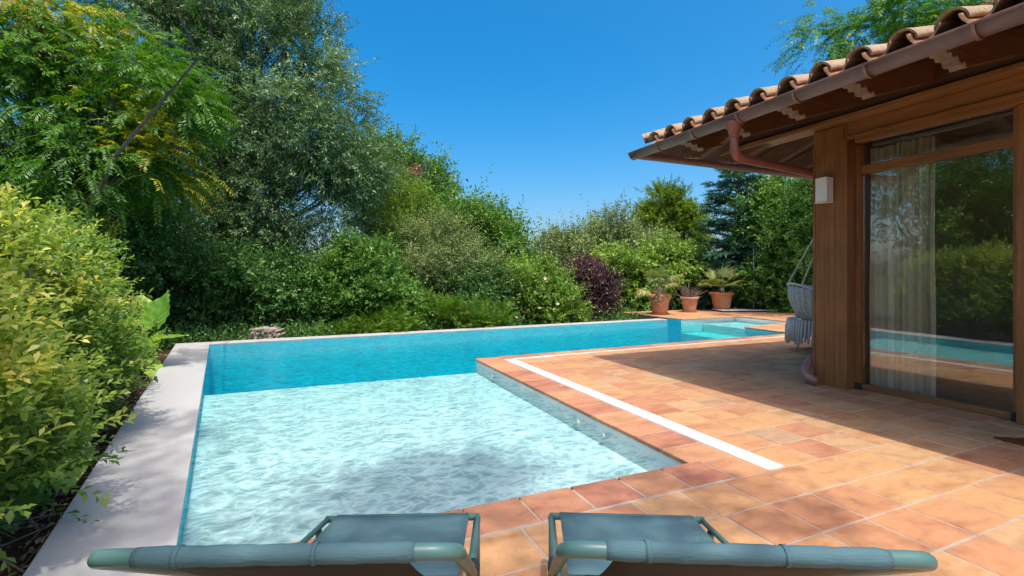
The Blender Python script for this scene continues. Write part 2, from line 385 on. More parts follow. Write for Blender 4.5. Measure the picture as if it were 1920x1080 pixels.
# water body (closed, a hair wider than the basin)
wp = []
cx, cy = 3.0, 6.5
for i in range(n):
    p = Vector(pool[i]); a = (p - Vector(pool[i - 1])).normalized(); b = (Vector(pool[(i + 1) % n]) - p).normalized()
    nn = (Vector((a.y, -a.x)) + Vector((b.y, -b.x)))
    nn = nn.normalized() if nn.length > 1e-6 else Vector((0, 0))
    q = p - nn * 0.004; wp.append((q.x, q.y))
tri = tessellate_polygon([[Vector((*p, 0)) for p in wp]])
vs = [(x, y, ZW) for x, y in wp] + [(x, y, ZD - 0.02) for x, y in wp]
fs = [tuple(f) for f in tri] + [tuple(i + n for i in reversed(f)) for f in tri] + [(i, (i + 1) % n, (i + 1) % n + n, i + n) for i in range(n)]
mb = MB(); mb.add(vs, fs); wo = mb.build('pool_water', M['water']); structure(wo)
bm = bmesh.new(); bm.from_mesh(wo.data); bmesh.ops.recalc_face_normals(bm, faces=bm.faces); bm.to_mesh(wo.data); bm.free()

# pale coping: left strip and far strip
mb = MB()
cop = empty('pool_coping'); cop['kind'] = 'structure'
mb.prism([(xout(-7), -7), (xin(-7), -7), (xin(yfar(-1.6)), yfar(-1.6)), (xin(10.4) + 0.0, yfar(-1.6) + FARW), (xout(10.7), yfar(-2.1) + FARW)], -0.091, ZC, 0.006)
mb.build('left_slab', M['stone'], cop)
x0 = xin(10.4) + 0.003
mb = MB(); mb.prism([(x0, yfar(x0)), (PXR - 0.004, yfar(PXR)), (PXR - 0.004, yfar(PXR) + FARW), (x0, yfar(x0) + FARW)], -0.091, ZC + 0.002, 0.006)
mb.build('far_slab', M['stone'], cop)
mb = MB(); mb.prism([(xout(-7) + .02, -7), (xin(-7) - .03, -7), (xin(10.3) - .03, 10.3), (xout(10.3) + .02, 10.3)], -0.45, -0.092); mb.build('left_footing', M['stone'], cop)
mb = MB(); mb.prism([(xout(10.5) + .02, yfar(-2.1) + .03), (PXR - .03, yfar(PXR) + .03), (PXR - .03, yfar(PXR) + FARW - .02), (xout(10.5) + .02, yfar(-2.1) + FARW - .02)], -0.45, -0.0925); mb.build('far_footing', M['stone'], cop)

# ------------------------------------------------------------------ terrace: mortar bed and tiles
tslabs = [
    [(xin(-7) + .002, -7), (16.5, -7), (16.5, 2.345), (xin(2.345) + .002, 2.345)],
    [(2.29, 2.345), (16.5, 2.345), (16.5, yterr(16.5) - 0.02), (2.30, yterr(2.3) - 0.02)],
    [(9.47, yterr(9.47) - 0.02), (16.5, yterr(16.5) - 0.02), (16.5, 8.6), (11.82, 8.60), (9.535, 8.185)],
    [(11.815, 8.6), (16.5, 8.6), (16.5, 10.52), (11.80, 10.515)],
    [(PXR + .02, 10.44), (11.80, 10.515), (16.5, 10.52), (16.5, 13.2), (PXR + .03, 13.2)],
]
mb = MB()
for i, p in enumerate(tslabs): mb.prism(p, -0.4, -0.0045 - 0.0002 * i)
terrace = mb.build('terrace', M['mortar']); structure(terrace)

def clip(poly, a, b, c):
    """keep a*x+b*y<=c"""
    out = []; n = len(poly)
    for i in range(n):
        p, q = poly[i], poly[(i + 1) % n]
        fp, fq = a * p[0] + b * p[1] - c, a * q[0] + b * q[1] - c
        if fp <= 0: out.append(p)
        if fp * fq < 0:
            k = fp / (fp - fq); out.append((p[0] + (q[0] - p[0]) * k, p[1] + (q[1] - p[1]) * k))
    return out
def area(p): return 0.5 * abs(sum(p[i][0] * p[(i + 1) % len(p)][1] - p[(i + 1) % len(p)][0] * p[i][1] for i in range(len(p))))
TX, TY, J = 0.322, 0.3036, 0.0058
tiles = []          # (poly, overhang flag)
def rect(x0, y0, x1, y1): return [(x0 + J, y0 + J), (x1 - J, y0 + J), (x1 - J, y1 - J), (x0 + J, y1 - J)]
# near coping row and near field
YC = 2.088
k = 0; x = 2.35 - TX * 12
while x < 2.36:
    p = clip(rect(x, YC + 0.012, x + TX, 2.385), -1, 0, -(xin(2.36) + 0.008))
    if len(p) > 2 and x + TX < 2.40: tiles.append(p)
    x += TX
tiles.append(rect(2.35, YC, 2.645, 2.36))
NCOP = len(tiles)
for r in range(0, 22):
    y1 = YC - r * 0.300; y0 = y1 - 0.300
    x = 2.235 - TX * 12 + (0.012 * math.sin(r * 2.1))
    while x < 12:
        p = clip(rect(x, y0, x + TX, y1), -1, -0.1397, -(xin(0) + 0.006))
        if len(p) > 2 and area(p) > 0.004: tiles.append(p)
        x += TX
# right coping column along the shelf
NC1 = len(tiles)
ys = [YC + 0.272]
while ys[-1] < yterr(2.3) - 0.2: ys.append(ys[-1] + 0.2905)
ys[-1] = yterr(2.3)
for a, b in zip(ys[:-1], ys[1:]):
    p = rect(2.262, a, 2.622, b)
    tiles.append(clip(p, -0.040, 1, yterr(0) + 0.012))
# coping along the long arm and the strip behind it
CW = 0.235
x = 2.622
while x < 15.6:
    tiles.append([(x + J, yterr(x) - CW + J), (x + TX - J, yterr(x + TX) - CW + J), (x + TX - J, yterr(x + TX) + 0.015), (x + J, yterr(x) + 0.015)]) if x < 9.3 else None
    x += TX
RED = set(id(p) for p in tiles[:NCOP] + tiles[NC1:])
D0, D1 = 2.626, 2.782          # drain along the shelf
DF = 0.062                     # far drain width
def ydr(x): return yterr(x) - CW - DF
# field right of the drain
for r in range(0, 18):
    y0 = YC + r * TY; y1 = y0 + TY
    x = D1 + 0.004
    while x < 15.6:
        p = clip(rect(x, y0, x + TX, y1), -0.040, 1, ydr(0) - 0.004)
        if len(p) > 2 and area(p) > 0.004: tiles.append(p)
        x += TX
# right hand area beyond the pool end, peninsula, platform
for r in range(0, 8):
    x = 9.43
    y0 = yterr(9.45) + r * TY - CW + 0.004
    while x < 16:
        p = rect(x, y0 + 0.04 * (x - 9.43), x + TX, y0 + 0.04 * (x - 9.43) + TY)
        p = clip(p, -0.1811, 0.9835, -0.1811 * 9.52 + 0.9835 * 8.215)
        p = clip(p, -0.998, 0.060, -0.998 * 9.425 + 0.06 * yterr(9.45)) if len(p) > 2 else p
        if len(p) > 2 and area(p) > 0.006: tiles.append(p)
        x += TX
for r in range(0, 9):
    y0 = 10.40 + r * TY; x = PXR - 0.03
    while x < 16.2:
        tiles.append(rect(x, y0 + 0.012 * (x - PXR), x + TX, y0 + 0.012 * (x - PXR) + TY)); x += TX
for r in range(0, 7):
    y0 = 8.62 + r * 0.262; x = 11.785
    while x < 16.2:
        tiles.append(rect(x, y0, x + TX, min(y0 + 0.262, 10.41 + 0.0175 * (x - PXR) ))); x += TX
HX0, HX1, HY1 = 5.24, 11.6, 3.6          # house footprint
scored = []
for p in tiles:
    if len(p) < 3 or area(p) < 0.002: continue
    cx = sum(q[0] for q in p) / len(p); cy = sum(q[1] for q in p) / len(p)
    if cx > HX0 + 0.6 and cy < HY1 - 0.35: continue
    s = 0.0
    if cx * ST + cy * CT > 0.6:
        sx, sy, sd = proj((cx, cy, 0))
        hid = cx > HX0 and (sx > 1528)
        if -20 < sx < 1940 and sy < 1110 and not hid and not (sx > 1530 and cy > 3.6): s = area(p) * F * F * H / sd ** 3
    scored.append((s, p))
scored.sort(key=lambda q: -q[0])
far = MB()
for i, (s, p) in enumerate(scored):
    cx = sum(q[0] for q in p) / len(p); cy = sum(q[1] for q in p) / len(p)
    zt = random.uniform(-0.0012, 0.0012)
    jx, jy = random.uniform(-.0015, .0015), random.uniform(-.0015, .0015)
    if i < 300 and s > 0:
        mb = MB(); mb.prism([(x - cx, y - cy) for x, y in p], -0.03, 0, 0.005)
        o = mb.build('tile', M['tile_red'] if id(p) in RED else M['tile'], terrace); o.location = (cx + jx, cy + jy, zt)
        o.rotation_euler = (random.uniform(-.003, .003), random.uniform(-.003, .003), random.uniform(-.004, .004))
    else:
        far.prism([(x + jx, y + jy) for x, y in p], -0.03, zt, 0.005)
o = far.build('distant_tiles', M['tile_i'], terrace); o['kind'] = 'stuff'

# drain grates: straight lengths with slots
def grate_len(L, w, slots_along=True):
    mb = MB(); mb.box((0, 0, -0.02), (L, 0.012, 0.0)); mb.box((0, w - 0.012, -0.02), (L, w, 0.0))
    k = int((w - 0.024) / 0.0145); st = (w - 0.024) / k
    for i in range(k): mb.box((0.004, 0.012 + i * st + 0.0016, -0.02), (L - 0.004, 0.012 + (i + 1) * st - 0.0004, -0.0015))
    return mb.mesh('grate')
dr = empty('drain_grate', (D0, YC + .01, 0)); tag(dr, 'white slotted drain strip running along the right side of the shallow end', 'drain', 'white overflow drains')
L = (ydr(2.7) + DF - YC - 0.012) / 9; gm = grate_len(L - 0.004, D1 - D0 - 0.006)
for i in range(9):
    o = link('grate', gm, M['plastic'], dr); o.rotation_euler = (0, 0, math.pi / 2); o.location = (D1 - D0 - 0.003, i * L, 0.002)
df = empty('drain_grate', (D1 + .004, ydr(D1) + .002, 0), math.atan(0.04)); tag(df, 'thin white slotted drain strip beside the long arm of the pool', 'drain', 'white overflow drains')
gm = grate_len(0.996, DF - 0.006)
for i in range(13):
    o = link('grate', gm, M['plastic'], df); o.location = (i * 1.0, 0.0, 0.002)

# ------------------------------------------------------------------ the house
house = empty('pool_house', (HX0, HY1, 0))
tag(house, 'timber framed house with barrel tile roof, copper gutter and large window at right', 'house')
OFF = Vector((HX0, HY1, 0))
def hp(o, parent=house, sub=False):
    """parent a world-space mesh under the house"""
    o.parent = parent
    if parent is house: o.matrix_parent_inverse = Matrix.Translation(-OFF)
    return o
def HB(name, mat, mb, parent=None):
    o = mb.build(name, mat); hp(o, house) if parent is None else setattr(o, 'parent', parent); return o
ZL0, ZL1 = 2.64, 2.81
# corner post made of boards
col = MB(); col.bbox((HX0, 3.235, 0.0), (HX0 + 0.42, HY1, ZL1 - 0.002), 0.008)
colo = HB('corner_post', M['wood'], col)
for k_ in range(3):
    mb = MB(); mb.bbox((HX0 - 0.008, 3.264 + k_ * 0.1033, 0.001), (HX0 - 0.0005, 3.264 + k_ * 0.1033 + 0.1008, ZL1 - 0.012), 0.002); HB('board', M['wood'], mb, colo)
mb = MB(); mb.bbox((HX0 - 0.012, 3.235, 0.0), (HX0 - 0.001, 3.262, ZL0), 0.003); HB('post_trim', M['wood'], mb, colo)
mb = MB(); mb.bbox((HX0 - 0.012, 3.574, 0.0), (HX0 - 0.001, HY1 + .002, ZL0), 0.003); HB('post_trim', M['wood'], mb, colo)
# lintel with mouldings, running the length of the front
lin = MB(); lin.bbox((HX0 + 0.002, -6.5, ZL0), (HX0 + 0.30, 3.232, ZL1), 0.006); lo = HB('lintel', M['woody'], lin)
mb = MB(); mb.bbox((HX0 - 0.018, -6.5, ZL0 - 0.012), (HX0 + 0.001, 3.235, ZL0 + 0.03), 0.005); HB('moulding', M['woody'], mb, lo)
mb = MB(); mb.bbox((HX0 + 0.03, -6.5, ZL0 - 0.052), (HX0 + 0.14, 3.18, ZL0 - 0.001), 0.005); HB('moulding', M['woody'], mb, lo)
mb = MB(); mb.bbox((HX0 - 0.14, -6.5, ZL1), (HX0 + 0.10, 4.92, ZL1 + 0.055), 0.006); HB('wall_plate', M['woody'], mb)
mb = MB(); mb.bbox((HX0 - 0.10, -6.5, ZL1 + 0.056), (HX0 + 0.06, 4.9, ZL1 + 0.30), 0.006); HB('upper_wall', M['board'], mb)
# windows: two bays seen or just outside the frame
XG = 5.43
def window(y0, y1, with_parts=True):
    root = MB(); zt = ZL0 - 0.052
    root.bbox((XG - 0.055, y0, 0.0), (XG + 0.045, y0 + 0.045, zt), 0.005)          # jambs
    root.bbox((XG - 0.055, y1 - 0.045, 0.0), (XG + 0.045, y1, zt), 0.005)
    f = HB('window', M['wood'], root)
    mb = MB(); mb.bbox((XG - 0.045, y0 + 0.046, 2.275), (XG + 0.035, y1 - 0.046, 2.365), 0.006); HB('transom', M['woody'], mb, f)
    mb = MB(); mb.bbox((XG - 0.05, y0 + 0.046, 0.001), (XG + 0.04, y1 - 0.046, 0.062), 0.006); HB('sill', M['woody'], mb, f)
    for z0, z1 in ((0.064, 2.273), (2.367, zt - 0.002)):
        mb = MB(); mb.box((XG - 0.004, y0 + 0.047, z0), (XG + 0.004, y1 - 0.047, z1)); HB('pane', M['glass'], mb, f)
    return f
window(1.955, 3.233)
for y1 in (1.80, 0.38, -1.04, -2.46, -3.88, -5.3):
    mb = MB(); mb.bbox((HX0 + 0.06, y1 + 0.002, 0.0), (HX0 + 0.30, y1 + 0.152, ZL0 - 0.053), 0.006); HB('mullion_post', M['wood'], mb)
    window(y1 - 1.264, y1)
for y in (1.985, 3.21):
    mb = MB(); mb.bbox((XG - 0.075, y - 0.035, 0.0), (XG - 0.056, y + 0.02, 0.075), 0.004); HB('hinge_foot', M['rubber'], mb)
# walls, floor and ceiling of the room
mb = MB(); mb.box((HX0 + 0.43, HY1 - 0.28, 0), (HX1, HY1 - 0.002, 3.0)); HB('end_wall', M['wallp'], mb)
mb = MB(); mb.box((HX1 - 0.2, -6.5, 0), (HX1, HY1 - 0.29, 3.0)); HB('back_wall', M['wallp'], mb)
mb = MB(); mb.box((HX0 + 0.301, -6.8, 0), (HX1, -6.51, 3.0)); HB('side_wall', M['wallp'], mb)
mb = MB(); mb.box((HX0 + 0.32, -6.5, 2.84), (HX1 - 0.21, HY1 - 0.29, 2.9)); HB('ceiling', M['wallp'], mb)
mb = MB(); mb.box((HX0 + 0.30, -6.5, 0.002), (HX1 - 0.21, HY1 - 0.29, 0.012)); HB('room_floor', M['wood'], mb)

# roof
EX, EY, EZ0, PT = 3.90, 4.95, 2.768, 0.30
def zdeck(x, y): return EZ0 + PT * min(x - EX, EY - y, 13.1 - x)
mb = MB(); T = 0.035
def slab(q):
    mb.add([(x, y, z) for x, y, z in q] + [(x, y, z + T) for x, y, z in q], [tuple(range(len(q) - 1, -1, -1)), tuple(range(len(q), 2 * len(q)))] + [(i, (i + 1) % len(q), (i + 1) % len(q) + len(q), i + len(q)) for i in range(len(q))])
zr = EZ0 + PT * 4.6
slab([(EX, EY, EZ0), (EX, -6.8, EZ0), (8.5, -6.8, zr), (8.5, EY - 4.6, zr)])
slab([(13.1, EY, EZ0), (EX, EY, EZ0), (8.5, EY - 4.6, zr)])
slab([(13.1, -6.8, EZ0), (13.1, EY, EZ0), (8.5, EY - 4.6, zr), (8.5, -6.8, zr)])
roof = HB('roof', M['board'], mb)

def barrel(L, r0, r1, up=True, th=0.014, n=10, seed=0):
    """half-round tapered tile along +x from the eave (0) up to L"""
    rg = random.Random(seed); vs = []; fs = []
    secs = 4
    for s in range(secs + 1):
        k = s / secs; r = r0 + (r1 - r0) * k
        for rr in (r, r - th):
            for i in range(n + 1):
                w = math.pi * i / n; sg = 1 if up else -1
                jit = 1 + rg.uniform(-0.02, 0.02)
                vs.append((k * L + rg.uniform(-.003, .003), math.cos(w) * rr * jit, sg * math.sin(w) * rr * jit))
    W = 2 * (n + 1)
    for s in range(secs):
        for q in (0, n + 1):
            for i in range(n):
                a = s * W + q + i; fs.append((a, a + 1, a + W + 1, a + W))
        for e in (0, n):
            a = s * W + e; fs.append((a, a + n + 1, a + n + 1 + W, a + W))
    for s in (0, secs):
        for i in range(n):
            a = s * W + i; fs.append((a, a + 1, a + n + 2, a + n + 1))
    return vs, fs
SP = 0.292
ang = math.atan(PT)
tmesh = []
for k in range(4):
    v, f = barrel(0.46, 0.098, 0.082, True, 0.015, 10, k); mb = MB(); mb.add(v, f, True); tmesh.append(mb.mesh('cover_tile'))
pmesh = []
for k in range(2):
    v, f = barrel(0.46, 0.094, 0.106, False, 0.014, 10, 20 + k); mb = MB(); mb.add(v, f, True); pmesh.append(mb.mesh('pan_tile'))
stuff = MB()
def place(mesh_list, mats, x, y, z, rz, name, single, tilt=ang, k=0):
    me = mesh_list[k % len(mesh_list)]
    mt = Matrix.Translation((x, y, z)) @ Matrix.Rotation(rz, 4, 'Z') @ Matrix.Rotation(-tilt, 4, 'Y') @ Matrix.Rotation(random.uniform(-.05, .05), 4, 'X') @ Matrix.Rotation(random.uniform(-.03, .03), 4, 'Z')
    if single:
        o = bpy.data.objects.new(name, me); COL.objects.link(o); o.parent = roof; o.matrix_local = mt
        if not me.materials: me.materials.append(None)
        o.material_slots[0].link = 'OBJECT'; o.material_slots[0].material = mats
    else:
        stuff.add([mt @ v.co for v in me.vertices], [tuple(p.vertices) for p in me.polygons], True)
ycov = [4.66 - i * SP for i in range(40)]
for i, y in enumerate(ycov):
    front = 0.2 < y
    zc = EZ0 + 0.035
    for c in range(2 if i < 20 else 1):
        xx = EX - 0.012 + c * 0.40
        if xx - EX > EY - y: continue
        place(tmesh, [M['rooftile'], M['lichen'], M['rooftile'], M['lichen']][(i * 7 + 3 * (i % 3)) % 4], xx, y + random.uniform(-.01, .01), zc + PT * (xx - EX) + 0.052 + random.uniform(-.004, .006), 0, 'cover_tile', front and c == 0, k=i)
    xx = EX - 0.055
    place(pmesh, M['rooftile_b'], xx, y - SP / 2, EZ0 + 0.035 + 0.076, 0, 'pan_tile', front, k=i)
# north slope eave and the hip
for i in range(28):
    x = 4.2 + i * SP
    place(tmesh, None, x, EY + 0.012, EZ0 + 0.035 + 0.052, -math.pi / 2, 'cover_tile', False, k=i)
    place(pmesh, None, x + SP / 2, EY + 0.055, EZ0 + 0.035 + 0.076, -math.pi / 2, 'pan_tile', False, k=i)
for i in range(14):
    q = 0.10 + i * 0.36
    if EX + q < 8.6: place(tmesh, M['lichen'], EX + q - .06, EY - q + .06, EZ0 + 0.10 + PT * q, -math.pi / 4, 'hip_tile', i < 2, math.atan(PT / 1.414), i)
so_ = stuff.build('far_roof_tiles', M['rooftile'], roof); so_['kind'] = 'stuff'

# rafters with carved tails
def rafter(length):
    dz = 0.20; w = 0.048
    prof = [(0.0, 0.0), (0.0, -0.055), (0.03, -0.07), (0.055, -0.062), (0.075, -0.08), (0.085, -0.105), (0.115, -0.11), (0.14, -0.10), (0.165, -0.125), (0.175, -0.155), (0.205, -0.165), (0.235, -0.158), (0.26, -0.18), (0.275, -0.205)]
    low = [(x, z + PT * x) for x, z in prof]
    return low, w
def rafter_obj(org, rz, length, mat):
    low, w = rafter(length)
    L1 = length
    # side polygon: top edge then bottom
    side = low + [(L1, -0.205 + PT * L1), (L1, PT * L1)]
    n = len(side); mb = MB()
    vs = [(x, -w, z) for x, z in side] + [(x, w, z) for x, z in side]
    fs = [tuple(range(n)), tuple(range(2 * n - 1, n - 1, -1))] + [(i, i + n, (i + 1) % n + n, (i + 1) % n) for i in range(n)]
    mb.add(vs, fs); o = HB('rafter', mat, mb)
    m = Matrix.Translation(-OFF) @ Matrix.Translation(org) @ Matrix.Rotation(rz, 4, 'Z')
    o.matrix_parent_inverse = Matrix.Identity(4); o.matrix_local = m
    mb = MB(); k = len(low)
    vs = [(x - 0.004, -w - .001, z - 0.003) for x, z in low] + [(x - 0.004, w + .001, z - 0.003) for x, z in low]
    fs = [(i, i + 1, i + 1 + k, i + k) for i in range(k - 1)]
    mb.add(vs, fs); c = mb.build('carved_end', M['carved'], o)
    c.modifiers.new('s', 'SOLIDIFY').thickness = 0.012
    return o
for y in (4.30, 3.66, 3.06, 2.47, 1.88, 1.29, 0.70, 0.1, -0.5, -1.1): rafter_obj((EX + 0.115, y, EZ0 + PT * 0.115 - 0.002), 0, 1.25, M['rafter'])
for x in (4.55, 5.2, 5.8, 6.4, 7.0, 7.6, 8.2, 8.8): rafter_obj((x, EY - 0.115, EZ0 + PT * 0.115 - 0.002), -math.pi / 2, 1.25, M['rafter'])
# gutters (half round) with lips and joint bands
GR = 0.078
def gutter(p0, p1, outv):
    """outv: unit vector towards the outside"""
    p0, p1, o = Vector(p0), Vector(p1), Vector(outv); d = (p1 - p0); L = d.length; d.normalize(); nsec = 24
    g = MB(); vs = []; fs = []
    for e in (0, L):
        for r in (GR, GR - 0.004):
            for i in range(13):
                w = math.pi * i / 12; c = p0 + d * e + o * math.cos(w) * r - Vector((0, 0, math.sin(w) * r)); vs.append(c)
    for q in (0, 13):
        for i in range(12): fs.append((q + i, q + i + 1, 26 + q + i + 1, 26 + q + i))
    for e in (0, 26):
        for i in range(12): fs.append((e + i, e + i + 1, e + 13 + i + 1, e + 13 + i))
    g.add(vs, fs, True); go = HB('gutter', M['copper'], g)
    mb = MB(); mb.tube([p0 + o * (GR + .004), p1 + o * (GR + .004)], 0.010, 8); hp_ = mb.build('lip', M['copper'], go)
    return go, d, o
GC = (3.925, 5.03)
g1, d1, o1 = gutter((GC[0], -6.8, 2.785), (GC[0], GC[1] + 0.08, 2.785), (-1, 0, 0))
for y in (4.58, 4.02, 3.42, 2.83, 2.26, 1.62, 1.0, 0.3):
    mb = MB(); P = []
    for e in (-0.012, 0.012):
        P.append([(GC[0] - math.cos(math.pi * i / 14) * (GR + .004), y + e, 2.785 - math.sin(math.pi * i / 14) * (GR + .004)) for i in range(15)])
    mb.grid(P); b = mb.build('joint_band', M['copper'], g1); b.modifiers.new('s', 'SOLIDIFY').thickness = 0.006
g2, d2, o2 = gutter((GC[0] - 0.08, GC[1], 2.7845), (13.2, GC[1], 2.7845), (0, 1, 0))
# downpipe: outlet under the gutter, sloping run to the post, drop behind it and shoe at the foot
dp = empty('downpipe'); dp.parent = house; dp.matrix_parent_inverse = Matrix.Translation(-OFF)
def arc(pts, rad=0.10, k=6):
    pts = [Vector(p) for p in pts]; out = [pts[0]]
    for i in range(1, len(pts) - 1):
        a = (pts[i - 1] - pts[i]); b = (pts[i + 1] - pts[i]); r = min(rad, a.length * .45, b.length * .45); a.normalize(); b.normalize()
        A, B = pts[i] + a * r, pts[i] + b * r
        for j in range(k + 1):
            t = j / k; out.append((A * (1 - t) + pts[i] * t) * (1 - t) + (pts[i] * (1 - t) + B * t) * t)
    return out + [pts[-1]]
YP = 3.51
path = arc([(3.925, YP, 2.66), (3.925, YP, 2.385), (5.46, HY1 + 0.075, 2.365), (5.46, HY1 + 0.075, 0.30), (5.40, HY1 + 0.075, 0.24)], 0.16)
mb = MB(); mb.tube(path, 0.042, 14); o = mb.build('pipe', M['copper_red'], dp)
mb = MB(); mb.tube([(3.925, YP, 2.735), (3.925, YP, 2.71), (3.925, YP, 2.66), (3.925, YP, 2.60)], [0.088, 0.082, 0.062, 0.0465], 16); mb.build('outlet_funnel', M['copper_red'], dp)
mb = MB(); mb.tube([(3.925, YP, 2.60), (3.925, YP, 2.575)], 0.0475, 14); mb.build('collar', M['copper_red'], dp)
mb = MB(); mb.tube(arc([(5.30, HY1 + .06, 0.30), (5.22, HY1 + 0.055, 0.20), (5.075, HY1 + 0.03, 0.17), (5.06, HY1 - 0.04, 0.045), (5.10, HY1 - 0.10, 0.03)], 0.1), [0.05] * 30, 14) if False else mb.tube(arc([(5.44, HY1 + .075, 0.30), (5.20, HY1 + 0.06, 0.20), (5.075, HY1 - 0.02, 0.09), (5.13, HY1 - 0.12, 0.047)], 0.12), 0.048, 14); mb.build('pipe_shoe', M['copper'], dp)

# wall lamp
lamp = empty('wall_lamp', (HX0 - 0.0085, 3.43, 2.0)); tag(lamp, 'small white box shaped wall lamp on the wooden corner post', 'lamp')
mb = MB(); mb.bbox((-0.122, -0.062, 0.0), (-0.014, 0.062, 0.262), 0.004); mb.build('shade', M['lamp'], lamp)
mb = MB(); mb.bbox((-0.0135, -0.05, 0.02), (-0.0, 0.05, 0.262), 0.003); mb.build('back_plate', M['steel'], lamp)
mb = MB(); mb.bbox((-0.13, -0.07, -0.009), (-0.012, 0.07, -0.0005), 0.002); mb.build('base_rim', M['lamp'], lamp)
# curtain
P = []
for i in range(9):
    z = 0.03 + 2.53 * i / 8; row = []
    for j in range(150):
        u = j / 149; y = 2.64 + 0.62 * u
        row.append((5.60 + 0.035 * math.sin(u * 60 + 0.6 * math.sin(u * 9) + 0.25 * math.sin(z)) + 0.014 * math.sin(u * 137 + 1.0) + 0.01 * math.sin(3 * z + 9 * u), y + 0.012 * math.sin(u * 31 + z * .5), z))
    P.append(row)
mb = MB(); mb.grid(P); cu = mb.build('curtain', M['curtain']); tag(cu, 'long pleated beige curtain hanging behind the left of the window', 'curtain')
mb = MB(); mb.tube([(5.60, 2.2, 2.585), (5.60, 3.3, 2.585)], 0.012, 8); o = mb.build('curtain_rail', M['steel']); o.parent = cu
# door mat
mt_ = MB(); mt_.prism([(4.66, 1.84), (4.64, 0.9), (5.14, 0.9), (5.16, 1.50)], 0.002, 0.018, 0.004)
tag(mt_.build('door_mat', M['mat']), 'brown coir door mat on the tiles at the right edge', 'mat')

# ------------------------------------------------------------------ foliage tools
def unit(a): return a / np.maximum(np.linalg.norm(a, axis=-1, keepdims=True), 1e-9)
def rdir(rng, n): return unit(rng.normal(size=(n, 3)))
def np_mesh(name, V, Q, tint):
    me = bpy.data.meshes.new(name); nq = len(Q)
    me.vertices.add(len(V)); me.vertices.foreach_set('co', V.astype(np.float32).ravel())
    me.loops.add(nq * 4); me.loops.foreach_set('vertex_index', Q.astype(np.int32).ravel())
    me.polygons.add(nq); me.polygons.foreach_set('loop_start', np.arange(nq, dtype=np.int32) * 4)
    a = me.attributes.new('tint', 'FLOAT', 'FACE'); a.data.foreach_set('value', np.clip(tint, 0, 1).astype(np.float32))
    me.update(calc_edges=True); return me
def quads(Pb, D, Nn, L, W, fold=0.22, bend=0.12, wide=0.5):
    L = np.broadcast_to(np.asarray(L, float).reshape(-1, 1), (len(Pb), 1)); W = np.broadcast_to(np.asarray(W, float).reshape(-1, 1), (len(Pb), 1))
    S = unit(np.cross(D, Nn)); Nn = unit(np.cross(S, D))
    V = np.stack([Pb, Pb + D * L * wide + S * W * .5 + Nn * W * fold, Pb + D * L - Nn * L * bend, Pb + D * L * wide - S * W * .5 + Nn * W * fold], 1)
    return V.reshape(-1, 3)
def twigs(rng, O, D, LT, m, L, W, ang=0.9, droop=0.0, up=0.6, planar=False, tint=None, tipt=0.0, fold=0.22, wide=0.5, tj=0.12, gather=1.0, lj=0.3):
    n = len(O); t = (np.linspace(0.12, 1.0, m) ** (1.0 / gather))[None, :, None]
    LT = np.broadcast_to(np.asarray(LT, float).reshape(-1, 1, 1), (n, 1, 1))
    pos = O[:, None, :] + D[:, None, :] * LT * t - EZ * droop * LT * t ** 2
    ax = unit(D[:, None, :] * np.ones_like(t) - EZ * 2 * droop * t)
    ref = unit(np.cross(D, EZ + 0.01) + 1e-6)[:, None, :] * np.ones_like(t)
    if planar:
        roll = rng.normal(0, 0.35, (n, 1, 1)); b = np.cross(ref, ax)
        side = unit(ref * np.cos(roll) + b * np.sin(roll)); sg = np.where(np.arange(m) % 2 == 0, 1.0, -1.0)[None, :, None]
        nrm = unit(np.cross(ax, side)); nrm = np.where(nrm[..., 2:3] < 0, -nrm, nrm)
        perp = side * sg
    else:
        ph = np.arange(m)[None, :, None] * 2.39996 + rng.uniform(0, 6.28, (n, 1, 1)); b = np.cross(ax, ref)
        perp = ref * np.cos(ph) + b * np.sin(ph); nrm = unit(EZ * up + rng.normal(0, 0.45, (n, m, 3)) + ax * 0.25)
    a = ang + rng.normal(0, 0.15, (n, m, 1))
    ld = unit(ax * np.cos(a) + perp * np.sin(a) + rng.normal(0, 0.10, (n, m, 3)) - EZ * droop * 0.35)
    ls = L * (1 + rng.uniform(-lj, lj, (n, m)))
    V = quads(pos.reshape(-1, 3), ld.reshape(-1, 3), nrm.reshape(-1, 3), ls.ravel(), (ls * (W / L)).ravel(), fold, 0.12, wide)
    tt = (np.zeros(n) if tint is None else tint)[:, None] + tipt * t[:, :, 0] + rng.normal(0, tj, (n, m))
    return V, tt.ravel()
def join(parts):
    V = np.concatenate([p[0] for p in parts]); T_ = np.concatenate([p[1] for p in parts])
    return V, np.arange(len(V)).reshape(-1, 4), T_
def limbs(mb, rng, base, tips, r0, rt=0.012, wob=0.12, fork=0.35, n=6):
    base = Vector(base); top = Vector(np.mean(np.array(tips), axis=0)); h = top - base
    trunk = [base + h * k * 0.62 + Vector((rng.normal() * wob, rng.normal() * wob, 0)) * k * h.length * 0.2 for k in (0, .25, .5, .75, 1)]
    trunk[0] = base - Vector((0, 0, 0.15))
    mb.tube(trunk, [r0 * 1.25, r0, r0 * .88, r0 * .78, r0 * .6], 8)
    for tip in tips:
        tip = Vector(tip); k = min(max((tip.z - base.z) / max(h.z, .1) * fork + rng.uniform(-.08, .12), 0.12), 0.95)
        i = k * 4; a = int(min(i, 3)); st = trunk[a].lerp(trunk[a + 1], i - a)
        dv = tip - st; L = dv.length
        mid1 = st + dv * .35 + Vector((rng.normal() * .06, rng.normal() * .06, .10)) * L; mid2 = st + dv * .7 + Vector((rng.normal() * .05, rng.normal() * .05, .07)) * L
        r = r0 * (0.18 + 0.25 * rng.random())
        mb.tube([st, mid1, mid2, tip], [r, r * .7, r * .42, rt * .6], 5, False)
